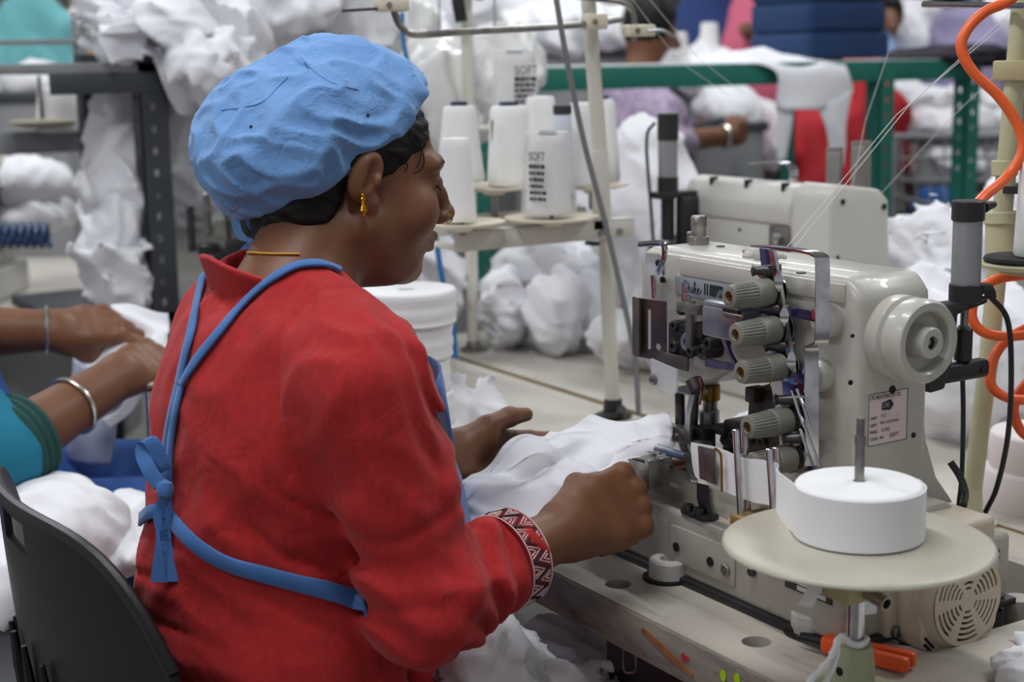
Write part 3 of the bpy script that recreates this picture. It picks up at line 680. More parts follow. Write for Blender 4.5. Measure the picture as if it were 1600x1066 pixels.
part('folder_wire', M_BRASS, lambda bm: tube(bm, smoothpath([onY(1117, 701, .948), onY(1124, 707, .948), onY(1127, 718, .948), onY(1128, 768, .948)], 5), .0014, 6), fo)
part('folder_block', M_DARK, lambda bm: fb(bm, 1024, 715, 1046, 736, 1.002, .02, .002), fo)
def b_(bm):
    strip(bm, [onY(1098, 742, .992), onY(1098, 780, .990), onY(1104, 803, .988)], Vector((.013, 0, 0)), (0, -1, 0), .006)
    p = onz(1086, 806, .829); prism(bm, [(a*.02, b*.012) for a, b in ((-1.5, .2), (-.9, -.8), (.9, -.9), (1.3, -.1), (1.1, .9), (-.8, .9))], (p[0], p[1]+.004, .8285), (1, 0, 0), (0, 1, 0), (0, 0, .005), .001)
br = part('folder_bracket', M_BLACK, b_)
for q in ((1072, 797), (1088, 803)):
    p = onz(*q, .834); bm = B(); lathe(bm, [(.006, 0), (.006, .006), (.0035, .006), (.003, .003), (0, .003)], (p[0], p[1]+.003, .8335), (0, 0, 1), 14); obj('bracket_bolt', bm, M_DSTEEL, br)
def b_(bm):
    strip(bm, [onY(984, 722, .965), onY(1006, 714, .968), onY(1030, 716, .972)], Vector((0, .03, 0)), (0, 0, 1), .0018)
    fb(bm, 982, 722, 1012, 764, .95, .0018, .0005); fb(bm, 1008, 720, 1014, 764, .95, .028, .0005)
part('cloth_guide', M_STEEL, b_)
# guide rods for the tape
rb = part('rod_block', mat('yellow_brass_block', 'b59a5c', .4, metal=.6), lambda bm: (box(bm, (onY(1150, 812, .942)[0], .934, onY(1158, 814, .942)[2]-.004), (onY(1225, 812, .942)[0], .982, onY(1158, 808, .942)[2]+.002), .001),))
for q0, q1, Y in (((1150, 671), (1158, 815), .942), ((1163, 669), (1169, 812), .962), ((1202, 701), (1209, 803), .942), ((1213, 699), (1216, 796), .962)):
    rod('guide_rod', q0, q1, Y, .0036, M_CHROME)
# pneumatic foot lifter behind the column
c0 = onX(1513, 330, -1.085); 
def zc(y): return onX(1513, y, -1.085)[2]
cx_, cy_ = -1.085, c0[1]
ac = part('air_cylinder', mat('grey_anodised', '9b9ca0', .4, metal=.5), lambda bm: cyl(bm, (cx_, cy_, zc(445)), (cx_, cy_, zc(342)), .0150, seg=28))
for a, b in ((345, 313), (472, 442)):
    bm = B(); cyl(bm, (cx_, cy_, zc(a)), (cx_, cy_, zc(b)), .0168, seg=28, ch=.0012); obj('cylinder_cap', bm, M_BLACK, ac)
def b_(bm):
    cyl(bm, (cx_, cy_, zc(325)), (cx_+.004, cy_+.022, zc(325)), .005, seg=10); cyl(bm, (cx_+.004, cy_+.018, zc(325)), (cx_+.004, cy_+.034, zc(322)), .0065, .0035, seg=10)
part('air_fitting', M_BLACK, b_, ac)
def b_(bm):
    cyl(bm, (cx_, cy_, zc(455)), (cx_, cy_+.024, zc(455)), .0055, seg=10); tube(bm, smoothpath([(cx_, cy_+.02, zc(453)), (cx_, cy_+.032, zc(455)), (cx_, cy_+.037, zc(462)), (cx_, cy_+.038, zc(470))], 4), .0062, 10)
part('elbow_fitting', M_BLACK, b_, ac)
zr = zc(480)
def b_(bm):
    prism(bm, [(0, 0), (.040, .0), (.046, .004), (.046, -.004), (.002, -.012), (.0, -.05), (-.014, -.088), (-.034, -.090), (-.040, -.08), (-.034, .0)], (cx_-.012, cy_-.024, zr+.008), (0, 1, 0), (0, 0, 1), (.024, 0, 0), .003)
part('lifter_bracket', M_BLACK, b_, ac)
def b_(bm):
    cyl(bm, (cx_, cy_, zc(512)), (cx_, cy_, zc(470)), .0042, seg=12); cyl(bm, (cx_, cy_, zc(520)), (cx_, cy_, zc(508)), .0062, seg=6)
part('piston_rod', M_STEEL, b_, ac)
def b_(bm):
    cyl(bm, (cx_, cy_, zc(562)), (cx_, cy_, zc(512)), .0092, seg=16, ch=.001)
    box(bm, (cx_-.009, cy_-.034, zc(592)), (cx_+.009, cy_+.034, zc(563)), .006, 3)
cl = part('clevis', M_BLACK, b_, ac)
bm = B(); cyl(bm, (cx_+.008, cy_+.023, zc(578)), (cx_+.0105, cy_+.023, zc(578)), .0048, seg=12); obj('clevis_pin', bm, M_DSTEEL, cl)
# black air lines
bm = B(); tube(bm, smoothpath([(cx_, cy_+.038, zc(468)), onX(1574, 500, -1.085), onX(1580, 580, -1.085), onX(1575, 680, -1.085), onX(1558, 760, -1.10), onX(1540, 800, -1.12)], 8), .0030, 8); obj('air_line', bm, M_BLACK, ac)
bm = B(); tube(bm, smoothpath([onX(1504, 590, -1.085), onX(1505, 650, -1.085), onX(1503, 740, -1.085), onX(1498, 790, -1.09)], 6), .0026, 8); obj('air_line', bm, M_BLACK, ac)

# ------------------------------------------------------------------ servo motor at the right end
mo = thing('servo_motor', (-1.0, 1.12, TZ), 'cream motor with round slotted fan cover, beside the disc stand', 'motor')
gx = -.955; gc = onX(1513, 938, gx)
gy, gz = gc[1], gc[2]
def b_(bm):
    prism(bm, roundrect(.106, .106, .022, 5, gy, gz+.002), (gx-.075, 0, 0), (0, 1, 0), (0, 0, 1), (.066, 0, 0), .004)
    box(bm, (gx-.105, gy-.066, gz-.040), (gx-.04, gy+.03, gz+.030), .006, 3)
    box(bm, (gx-.09, gy-.02, gz+.03), (gx-.02, gy+.06, gz+.068), .006, 3)
part('motor_body', mat('aged_cream_plastic', 'cdbfae', .45, var='c4b5a3', vscale=10, dirt='9a8a78', dscale=30, damt=.3), b_, mo)
hs = []
for ri, r in enumerate((.012, .0175, .023, .0285, .034, .0395)):
    for k in range(6):
        a0 = k*PI/3+.16+.05/(ri+1); a1 = (k+1)*PI/3-.16-.05/(ri+1); w = .00125
        hs.append([(gy+(r+w)*math.cos(a0+(a1-a0)*j/5), gz+(r+w)*math.sin(a0+(a1-a0)*j/5)) for j in range(6)]+[(gy+(r-w)*math.cos(a1+(a0-a1)*j/5), gz+(r-w)*math.sin(a1+(a0-a1)*j/5)) for j in range(6)])
bm = B(); plate(bm, circ(gy, gz, .0455, 40), hs, (gx, 0, 0), (0, 1, 0), (0, 0, 1), (-.003, 0, 0))
fc = obj('fan_cover', bm, mat('aged_cream_plastic', ''), mo)
bm = B(); lathe(bm, [(.0455, 0), (.0455, -.002), (.052, -.008), (.054, -.014), (.054, -.02)], (gx+.0002, gy, gz), (1, 0, 0), 40, cap=False); obj('cover_rim', bm, mat('aged_cream_plastic', ''), fc)
bm = B(); cyl(bm, (gx-.0088, gy, gz), (gx-.0075, gy, gz), .044, seg=32); obj('fan_recess', bm, M_DARK, fc)
for sy, sz in ((-1, -1), (-1, -.85), (1, 1), (1, .85)):
    bm = B(); a = Vector((gx-.0085, gy+sy*.043-.005, gz+sz*.043+.006)); tube(bm, [a, a+Vector((0, .012, -.012))], .0016, 6); obj('corner_slot', bm, M_DARK, mo)
bm = B(); c = onX(1388, 972, gx-.10); lathe(bm, [(.006, 0), (.006, .005), (.0035, .006), (.003, .004), (0, .004)], (gx-.0405, gy-.055, gz-.032), (1, 0, 0), 14); obj('motor_bolt', bm, M_STEEL, mo)
bm = B(); box(bm, (gx-.06, gy-.03, TZ-.066), (gx-.02, gy+.03, gz-.048), .003); obj('motor_foot', bm, mat('aged_cream_plastic', ''), mo)
bm = B(); box(bm, (gx-.04, gy-.018, gz-.0535), (gx-.008, gy+.018, gz-.048), .002); obj('motor_lip', bm, mat('aged_cream_plastic', ''), mo)
bm = B(); tube(bm, smoothpath([onX(1485, 722, -1.06), onX(1500, 745, -1.05), onX(1508, 770, -1.04), onX(1505, 790, -1.03)], 5), .004, 8); obj('motor_cable', bm, M_BLACK, mo)

# ------------------------------------------------------------------ tape disc on its post
pb = onz(1334, 1092, TZ); px_, py_ = pb[0], pb[1]
def zp(y): return onX(1334, y, px_)[2]
dz = zp(832)-.012; RD = .1165
ds = thing('disc_stand', (px_, py_, TZ), 'ivory plastic disc on a chrome post, holding the white tape roll', 'stand')
bm = B(); lathe(bm, [(0, -.010), (.02, -.010), (.03, -.005), (.085, -.004), (RD-.006, -.003), (RD, .000), (RD-.0005, .0025), (RD-.004, .004), (.09, .0052), (.06, .008), (.02, .010), (0, .010)], (px_, py_, dz), seg=72, cap=False); obj('disc', bm, M_IVORY, ds, 60)
bm = B(); cyl(bm, (px_, py_, dz+.01), (px_, py_, zp(695)), .0042, seg=14); cyl(bm, (px_, py_, zp(697)), (px_, py_, zp(682)), .0050, seg=14); cyl(bm, (px_, py_, zp(683)), (px_, py_, zp(655)), .0036, seg=14); obj('spindle', bm, M_STEEL, ds)
def b_(bm):
    box(bm, (px_-.018, py_-.026, zp(932)), (px_+.018, py_+.014, dz-.010), .003)
ck = part('clamp', mat('tan_plastic', 'b8ab85', .45, var='ada078', vscale=20), b_, ds)
bm = B(); zq = zp(925); ox = .03
lathe(bm, [(.0062, 0), (.0062, .034), (.0046, .034), (.0046, .008), (0, .008)], (px_+.008, py_-.004, zq+.006), (1, -.05, -.12), 18, cap=False); obj('clamp_tube', bm, M_STEEL, ck)
bm = B(); cyl(bm, (px_, py_, zp(1012)), (px_, py_, zp(930)), .0078, seg=18); obj('post', bm, M_CHROME, ds)
def b_(bm):
    lathe(bm, [(.0165, zp(1066)-.03-TZ), (.0165, .0), (.0158, zp(1030)-TZ), (.0135, zp(1010)-TZ), (0, zp(1010)-TZ)], (px_, py_, TZ), seg=24)
    lathe(bm, [(.045, 0), (.045, .006), (.038, .011), (.0165, .014)], (px_, py_, TZ), seg=28)
bm = B(); lathe(bm, [(.046, 0.0005), (.046, .005), (.040, .0085), (.0185, .011), (.0178, zp(1040)-TZ), (.0150, zp(1008)-TZ), (0, zp(1008)-TZ)], (px_, py_, TZ), seg=28); so = obj('socket', bm, mat('olive_plastic', 'a7aa8a', .5, var='9c9f7e', vscale=20), ds)
bm = B(); c = onX(1318, 1040, px_); cyl(bm, (px_+.0, py_-.0165, zp(1043)), (px_+.0, py_-.0185, zp(1043)), .004, seg=12); obj('set_screw', bm, M_DARK, so)
# strings of cloth tape knotted round the post
bm = B()
for r0 in range(2): tube(bm, [(px_+(.0095+.001*r0)*math.cos(a), py_+(.0095+.001*r0)*math.sin(a), zp(1003)+.0022*r0+.001*math.sin(3*a)) for a in [2*PI*k/20 for k in range(20)]], .0024, 6, closed=True)
for sx, px2, py2 in ((0, 1262, 1068), (1, 1283, 1080)):
    tube(bm, smoothpath([(px_+.006, py_-.010, zp(1000)), onX(1312, 996, px_+.01), onX(1296+sx*10, 1030, px_+.012), onX(px2+sx*2, py2, px_+.012)], 6), [.0022+.0006*(k % 3) for k in range(19)], 6)
obj('knotted_string', bm, M_TAPE, ds)
# scraps of tape hanging below the disc
for k, pts in enumerate((((1292, 893), (1276, 915), (1258, 948)), ((1355, 893), (1360, 930), (1358, 960)))):
    c = [onX(*q, px_-.015) for q in pts]; bm = B(); strip(bm, smoothpath(c, 4), [V3((.004, .012, -.004))*(1.0+.0*i) for i in range(9)] if k == 0 else V3((.003, .014, 0)), (1, -.3, 0), .0008); obj('tape_scrap', bm, M_TAPE, ds)
# tape roll and running tape
RR = .0545; rz0 = dz+.0052+.004; rz1 = rz0+.046
bm = B(); lathe(bm, [(.0055, -.0), (RR-.002, 0), (RR, .002), (RR+.0006, .023), (RR, .044), (RR-.0015, .046)]+[(RR-.0015-.0028*k, .046+.0008*(k % 2)+.0002*k) for k in range(1, 16)]+[(.0055, .048), (.0055, 0)], (px_, py_, rz0), seg=64, cap=False)
tr = tag(obj('tape_roll', bm, M_TAPE, None, 60, (px_, py_, rz0)), 'roll of white cotton tape lying on the ivory disc, feeding the machine', 'tape roll', 'rolls of white tape')
zt0 = rz0+.001; zt1 = rz1-.001; hw_ = .044
a_ = math.radians(232)
path = [(px_+(RR+.0012)*math.cos(a), py_+(RR+.0012)*math.sin(a), rz0+.023) for a in [math.radians(432-25*k) for k in range(8)]+[a_]]
rA = onY(1207, 757, .951); rB = onY(1160, 748, .952); fE = onY(1119, 731, .956)
path += [(.4*path[-1][0]+.6*rA[0], .4*path[-1][1]+.6*.945, .4*(rz0+.023)+.6*rA[2]), (rA[0]+.003, .952, rA[2]), (rB[0], .953, rB[2]), (fE[0], .957, fE[2]), (onY(1080, 722, .965)[0], .965, onY(1080, 722, .965)[2])]
pp = smoothpath(path, 6); bm = B(); NN = []
for i in range(len(pp)):
    t_ = (pp[min(i+1, len(pp)-1)]-pp[max(i-1, 0)]); NN.append(Vector((t_.y, -t_.x, 0)))
strip(bm, pp, [Vector((0, 0, .044 if i < len(pp)-14 else .042)) for i in range(len(pp))], NN, .0009)
obj('running_tape', bm, M_TAPE, tr, 60)
# snips on the table
sp = onz(1390, 1045, TZ)
sn = thing('thread_snips', (sp[0], sp[1], TZ), 'orange handled thread snips lying behind the disc stand post', 'snips')
d_ = onz(1425, 1052, TZ)-onz(1283, 1018, TZ); L_ = np.linalg.norm(d_); d_ /= L_; s_ = np.array([-d_[1], d_[0], 0]); o_ = onz(1283, 1018, TZ)
def sl(a, b, z): return tuple(o_+d_*a*L_+s_*b+np.array([0, 0, z]))
for sgn, nm in ((-1, 0), (1, 1)):
    bm = B(); ol = [(.0, .0), (.05, .012), (.30, .016), (.45, .013), (.95, .016), (1.0, .012), (1.0, .003), (.6, .002), (.3, .001)]
    prism(bm, [(a*L_, sgn*(b*.85+.0006)) for a, b in ol][::sgn], tuple(o_+np.array([0, 0, .003])), d_, s_, (0, 0, .014), .0028); obj('handle', bm, mat('orange_plastic', 'e8571c', .35), sn)
    bm = B(); prism(bm, [(-.30*L_, sgn*.002), (.05*L_, sgn*.001), (.05*L_, sgn*.009), (-.1*L_, sgn*.007)][::sgn], tuple(o_+np.array([0, 0, .006+.002*nm])), d_, s_, (0, 0, .0014)); obj('blade', bm, M_DSTEEL, sn)
# crumpled white scrap at the right table edge
sc_ = onz(1597, 1062, TZ)
SCRAP = sc_
# ------------------------------------------------------------------ the woman in red
M_SKIN = mat('brown_skin', '7a5038', .48, var='70482f', vscale=22, bump=.10, bscale=420, sss=.12, spec=.4)
M_LIP = mat('lip', '6d3f38', .45)
M_HAIR = mat('black_hair', '120e0d', .55, spec=.25, bump=.7, bscale=220, stretch=(.6, .35, 2.5))
M_RED = mat('red_slub_cotton', 'b11b1e', .88, var='a3171a', vscale=150, sheen=.08, bump=.4, bscale=520, stretch=(1, 1, .3), wr=.5, wrs=24)
M_CAP = mat('blue_cap_cotton', '6d9bd2', .85, var='6492ca', vscale=14, sheen=.2, bump=.4, bscale=600, wr=.7, wrs=40)
M_STRAP = mat('blue_apron_cotton', '4472b0', .85, var='3d6aa8', vscale=30, sheen=.2, bump=.3, bscale=500)
M_GOLD = mat('gold', 'd9a22c', .25, metal=1.)
M_SILVER = mat('silver_bangle', 'cfccc6', .25, metal=.9)
A3 = lambda *a: np.array(a, np.float32)
def unit(v): v = np.asarray(v, float); return v/np.linalg.norm(v)
def hand_d(P, w, h, n, s, curls, thumb, sc=1., k=.008, curl_n=None):
    """hand: wrist w, pointing h, back normal n, thumb side s; four fingers and a thumb"""
    h, n, s = unit(h), unit(n), unit(s); w = np.asarray(w, float)
    d = None; K = []
    offs = (.029, .010, -.009, -.027); lens = ((.043, .027, .021), (.047, .030, .023), (.043, .028, .022), (.034, .021, .019))
    for i, o in enumerate(offs):
        kn = w+sc*(h*(.088-.004*abs(i-1)-.004*(i == 3))+s*o+n*(.003-.0015*abs(i-1)))
        e = chain(P, [w+sc*(s*o*.55-h*.006), w+sc*(h*.045+s*o*.9+n*.002), kn], [.0155*sc, .0135*sc, .0115*sc], .01)
        d = e if d is None else smin(d, e, .012*sc); K.append(kn)
    d = smin(d, chain(P, [w+sc*(h*.012+s*.016-n*.006), w+sc*(h*.045+s*.026-n*.012)], [.014*sc, .014*sc], .01), .014*sc)
    d = smin(d, chain(P, [w+sc*(h*.012-s*.016-n*.006), w+sc*(h*.05-s*.024-n*.009)], [.012*sc, .012*sc], .01), .014*sc)
    fd = None
    for i, kn in enumerate(K):
        d = smin(d, ell_d(P, kn+n*.003*sc, (.0112*sc,)*3), .004*sc)
        p = kn; a = 0.; pts = [p]; sp = offs[i]*1.2
        for j, L_ in enumerate(lens[i]):
            a += curls[i][j]; dv = h*math.cos(a)-n*math.sin(a)+s*sp*(1 if j == 0 else .4); dv = unit(dv); p = p+dv*L_*sc; pts.append(p)
        e = chain(P, pts, [.0102*sc, .0094*sc, .0086*sc, .0068*sc], .004); fd = e if fd is None else smin(fd, e, .0015*sc)
    d = smin(d, fd, .005*sc)
    tp = [w+sc*(h*a_+s*b_+n*c_) for a_, b_, c_ in thumb]
    d = smin(d, chain(P, tp, [.0145*sc, .0115*sc, .0105*sc, .0078*sc], .006), .009*sc)
    return d
def basis(yaw_f, pitch=0., roll=0.):
    f = np.array([yaw_f[0], yaw_f[1], 0.]); f /= np.linalg.norm(f); r = np.array([f[1], -f[0], 0]); u = np.array([0, 0, 1.])
    f2 = f*math.cos(pitch)-u*math.sin(pitch); u2 = u*math.cos(pitch)+f*math.sin(pitch)
    r2 = r*math.cos(roll)+u2*math.sin(roll); u3 = u2*math.cos(roll)-r*math.sin(roll)
    return np.stack([r2, f2, u3], 1)          # columns right, forward, up
def head_d(Q, detail=True):
    """head in its own frame: x right, y forward, z up, origin between the ears"""
    z_ = (Q[:, 2]-.012)*1.10
    Q = np.stack([Q[:, 0], Q[:, 1]+.12*np.maximum(-z_-.03, 0), z_], 1).astype(np.float32)
    d = ell_d(Q, (0, -.012, .036), (.0715, .092, .077))
    d = smin(d, ell_d(Q, (0, .032, -.022), (.061, .058, .084)), .02)
    d = smin(d, ell_d(Q, (0, .028, -.095), (.046, .042, .030)), .03)
    for s in (-1, 1):
        d = smin(d, seg_d(Q, (s*.052, .002, -.055), (s*.024, .062, -.094), .023, .019), .024)
        d = smin(d, ell_d(Q, (s*.038, .056, -.036), (.029, .028, .032)), .02)
        d = smin(d, seg_d(Q, (s*.012, .086, .026), (s*.046, .070, .022), .010, .009), .014)
    d = smin(d, ell_d(Q, (0, .079, -.101), (.021, .016, .016)), .016)
    d = smin(d, ell_d(Q, (0, .070, -.062), (.034, .026, .03)), .014)
    for s in (-1, 1):
        d = smax(d, -ell_d(Q, (s*.031, .099, .004), (.019, .016, .012)), .010)
        d = smin(d, ell_d(Q, (s*.031, .0755, .002), (.0155, .0135, .0125)), .004)
    d = smin(d, chain(Q, [(0, .088, .016), (0, .098, -.010), (0, .107, -.028)], [.0065, .0078, .0098], .01), .010)
    d = smin(d, ell_d(Q, (0, .1085, -.032), (.0115, .0095, .0098)), .007)
    for s in (-1, 1):
        d = smin(d, ell_d(Q, (s*.0130, .0975, -.036), (.0082, .0105, .0088)), .005)
        d = smax(d, -ell_d(Q, (s*.0065, .106, -.0455), (.004, .005, .004)), .002)
    d = smin(d, seg_d(Q, (-.018, .089, -.064), (0, .099, -.0595), .0055, .0062), .005)
    d = smin(d, seg_d(Q, (.018, .089, -.064), (0, .099, -.0595), .0055, .0062), .005)
    d = smin(d, seg_d(Q, (-.015, .089, -.071), (0, .0965, -.0725), .0055, .0072), .005)
    d = smin(d, seg_d(Q, (.015, .089, -.071), (0, .0965, -.0725), .0055, .0072), .005)
    d = smax(d, -seg_d(Q, (-.022, .093, -.0665), (.022, .093, -.0665), .0014, .0014), .003)
    d = smax(d, -ell_d(Q, (0, .098, -.084), (.014, .007, .004)), .008)
    for s in (-1, 1):      # ears
        th = .30; c, sn = math.cos(th), math.sin(th)
        Rm = np.array([[1, 0, 0], [0, c, -sn], [0, sn, c]]).T
        e = ell_d(Q, (s*.0740, -.010, .000), (.0090, .0165, .029), Rm)
        e = smin(e, ell_d(Q, (s*.0715, -.001, -.028), (.007, .010, .012)), .006)
        e = smax(e, -ell_d(Q, (s*.0830, -.006, .002), (.0085, .0102, .0205), Rm), .004)
        e = smin(e, ell_d(Q, (s*.078, .0015, -.004), (.005, .004, .007)), .003)
        e = smin(e, seg_d(Q, (s*.078, -.015, -.008), (s*.079, -.010, .018), .0035, .003), .004)
        d = smin(d, e, .005)
    return d
fc_dir = _R0*math.cos(math.radians(24))+_Fh*math.sin(math.radians(24))
HB = basis(fc_dir, math.radians(9), math.radians(2))        # head axes
HY = basis(fc_dir, 0)                                        # upright axes of the head
EARW = at(574, 276, 1.505)
HC = EARW-HB@np.array([.0745, -.008, .012])                    # head origin
def toh(P): return (P-HC.astype(np.float32))@HB.astype(np.float32)
NB = A3(-1.392, .588, 1.07)
neckA = (HC+HB@np.array([0, -.022, -.03])).astype(np.float32)
# joints
SR, SL = A3(-1.222, .602, 1.018), A3(-1.545, .598, 1.025)
ER, EL = np.array(at(655, 938, 1.40), np.float32), A3(-1.545, .70, .800)
WR, WL = np.array(at(893, 826, 1.545), np.float32), np.array(at(700, 722, 1.68), np.float32)
HR = unit(at(1000, 778, 1.60)-WR)
def body_head(P):
    d = head_d(toh(P))
    nk = chain(P, [neckA, NB], [.054, .056], .02)
    nk = smin(nk, chain(P, [NB+A3(0, .01, -.01), NB+A3(.12, .02, -.05)], [.05, .05]), .03)
    nk = smin(nk, chain(P, [NB+A3(0, .01, -.01), NB+A3(-.12, .02, -.05)], [.05, .05]), .03)
    return smin(d, nk, .022)
per = thing('person', (-1.39, .55, 0), 'woman in a red kurta and blue cloth cap, sewing at the nearest machine', 'person', 'people at work')
Vh, Fh_ = isosurf(body_head, (-1.56, .50, 1.0), (-1.22, .79, 1.36), .0026)
# right forearm and fist
nR = unit(np.array([.80, -.42, .42])); sR = unit(np.cross(HR, nR)); sR = sR if sR[2] > 0 else -sR
nR = unit(nR-HR*(nR@HR)); sR = unit(np.cross(nR, HR)); sR = sR if sR[2] > 0 else -sR
def rhand(P):
    h = hand_d(P, WR, HR, nR, sR, ((1.15, 1.25, .7), (1.2, 1.3, .7), (1.25, 1.3, .7), (1.3, 1.3, .7)), ((.012, .022, -.010), (.045, .040, -.022), (.075, .036, -.035), (.098, .026, -.042)), 1.04)
    return smin(h, chain(P, [ER+A3(-.004, .02, .0), .5*ER+.5*WR, WR], [.030, .032, .0235], .02), .02)
lo = np.minimum(np.minimum(ER, WR), WR+HR*.12)-.065; hi = np.maximum(np.maximum(ER, WR), WR+HR*.12)+.065
Vr, Fr = isosurf(rhand, lo, hi, .0022)
HL = unit(at(822, 728, 1.78)-WL); nL = unit(np.array([-.93, .25, -.25])); nL = unit(nL-HL*(nL@HL)); sL = unit(np.cross(HL, nL)); sL = sL if sL[2] > 0 else -sL
def lhand(P):
    h = hand_d(P, WL, HL, nL, sL, ((.12, .3, .2), (.15, .3, .2), (.2, .3, .2), (.25, .3, .2)), ((.012, .020, -.010), (.045, .040, -.014), (.078, .052, -.016), (.104, .056, -.018)), 1.04)
    return smin(h, chain(P, [EL, .5*EL+.5*WL, WL], [.042, .038, .0245], .02), .02)
lo = np.minimum(np.minimum(EL, WL), WL+HL*.19)-.06; hi = np.maximum(np.maximum(EL, WL), WL+HL*.19)+.06
Vl, Fl = isosurf(lhand, lo, hi, .0026)
# trunk and legs below the clothes
HPR, HPL = A3(-1.30, .54, .57), A3(-1.485, .54, .57); KR, KL = A3(-1.27, .955, .545), A3(-1.49, .96, .545); FR, FL = A3(-1.27, .98, .075), A3(-1.49, .98, .075)
def trunk(P):
    d = ell_d(P, (-1.388, .59, .90), (.14, .09, .18)); d = smin(d, ell_d(P, (-1.39, .55, .60), (.15, .11, .12)), .08)
    d = smin(d, chain(P, [SL, SR], [.045, .045]), .05); d = smin(d, chain(P, [A3(-1.39, .59, .95), NB], [.07, .05]), .05)
    for s, e in ((SR, ER), (SL, EL)): d = smin(d, chain(P, [s, e], [.042, .036]), .03)
    for h, k_, f_ in ((HPR, KR, FR), (HPL, KL, FL)):
        d = smin(d, chain(P, [h, k_, f_], [.07, .052, .038]), .04); d = smin(d, chain(P, [f_+A3(0, -.02, -.03), f_+A3(0, .14, -.045)], [.034, .024]), .02)
    return d
Vt, Ft = isosurf(trunk, (-1.64, .42, .0), (-1.10, 1.2, 1.15), .010)
Vb = np.vstack([Vh, Vr, Vl, Vt]); o1 = len(Vh); o2 = o1+len(Vr); o3 = o2+len(Vl)
Fb = np.vstack([Fh_, Fr+o1, Fl+o2, Ft+o3])
objnp('body', Vb, Fb, M_SKIN, per)
# lips, eye lines, brow
def hp(x, y, z): return HC+HB@np.array([x, y-.12*max(-z-.03, 0), z/1.10+.012])
def onface(x, z, off=.0005):
    """point of the face surface at local x, z (feature coordinates)"""
    zz = z/1.10+.012; ys = np.linspace(.14, .04, 201); Q = np.stack([np.full(201, x), ys, np.full(201, zz)], 1).astype(np.float32)
    v = head_d(Q); k = int(np.argmax(v < off)); return HC+HB@np.array([x, ys[k], zz])
for s in (-1, 1):
    bm = B(); tube(bm, smoothpath([onface(s*x, z) for x, z in ((.0165, .0), (.024, -.0035), (.032, -.005), (.040, -.0045), (.0465, -.001))], 4), .0010, 6); obj('eyelash', bm, M_HAIR, per)
    bm = B(); tube(bm, smoothpath([onface(s*x, z) for x, z in ((.022, .0262), (.028, .028), (.034, .029), (.046, .025), (.053, .018))], 4), [.0005, .0009]+[.0016]*6+[.0018, .0018, .0018, .0016, .0014, .0012, .001, .0008, .0006], 6, flat=.6); obj('eyebrow', bm, M_HAIR, per)
for z, w in ((-.0600, .0052), (-.0725, .0060)):
    pass
# hair
CCc = at(489, 194, 1.572); CB = basis(fc_dir, math.radians(-21))
def hair_d(P):
    Q = toh(P); Q = np.stack([Q[:, 0], Q[:, 1], (Q[:, 2]-.012)*1.10], 1).astype(np.float32)
    d = ell_d(Q, (0, -.014, .036), (.0758, .0975, .080))
    d = smin(d, ell_d(Q, (0, -.048, -.038), (.068, .053, .084)), .03)
    d = d+.0018*wnoise(Q*A3(1, .4, 1.6), .008, 2)
    g = np.interp(Q[:, 2], [-.11, -.085, -.05, -.03, -.012, .004, .02, .034, .05, .07, .09], [-.052, -.040, -.030, -.026, -.022, .026, .044, .056, .068, .082, .11]).astype(np.float32)
    d = smax(d, Q[:, 1]-g+.0035*wnoise(Q, .012, 3), .010)
    C_ = (P-CCc.astype(np.float32))@CB.astype(np.float32)
    d = smax(d, C_[:, 2]+.048-.12*C_[:, 1]-.28*np.maximum(C_[:, 1]-.035, 0)-.020, .004)
    return smax(d, -(Q[:, 2]+.120+.35*(Q[:, 1]+.05)), .012)
lo = HC-.135; hi = HC+.135
V_, F_ = isosurf(hair_d, lo, hi, .0028); hr = objnp('hair', V_, F_, M_HAIR, per)
for pts in (((642, 205), (652, 225), (660, 250), (655, 265), (643, 271)), ((630, 212), (650, 232), (654, 246), (648, 262)), ((605, 225), (625, 248), (634, 258), (630, 268)), ((655, 165), (670, 155), (685, 152), (690, 165))):
    w = []
    for q in pts:
        p, n_ = trace(body_head, *q); 
        if p is None: p, n_ = trace(hair_d, *q)
        if p is not None: w.append(p+n_*.003)
    if len(w) > 2: bm = B(); tube(bm, smoothpath(w, 5), .0007, 5); obj('loose_strand', bm, M_HAIR, hr)
# cap: puffed cloth cap gathered at its rim
def cap_d(P):
    Q = (P-CCc.astype(np.float32))@CB.astype(np.float32)
    d = ell_d(Q, (0, .0, -.004), (.107, .121, .087))
    d = smin(d, ell_d(Q, (0, -.040, -.018), (.100, .080, .079)), .03)
    d = d-.0050*folds(Q*A3(1, .7, 1), .055, 0)-.0028*folds(Q, .022, 2)-.004*wnoise(Q, .06, 3)
    y_ = Q[:, 1]
    rim = -(Q[:, 2]+.048-.12*y_-.28*np.maximum(y_-.035, 0)+.0015*np.sin(y_*120))
    return smax(d, rim, .012)
V_, F_ = isosurf(cap_d, CCc-.16, CCc+.16, .0028); cp = objnp('cloth_cap', V_, F_, M_CAP, per)
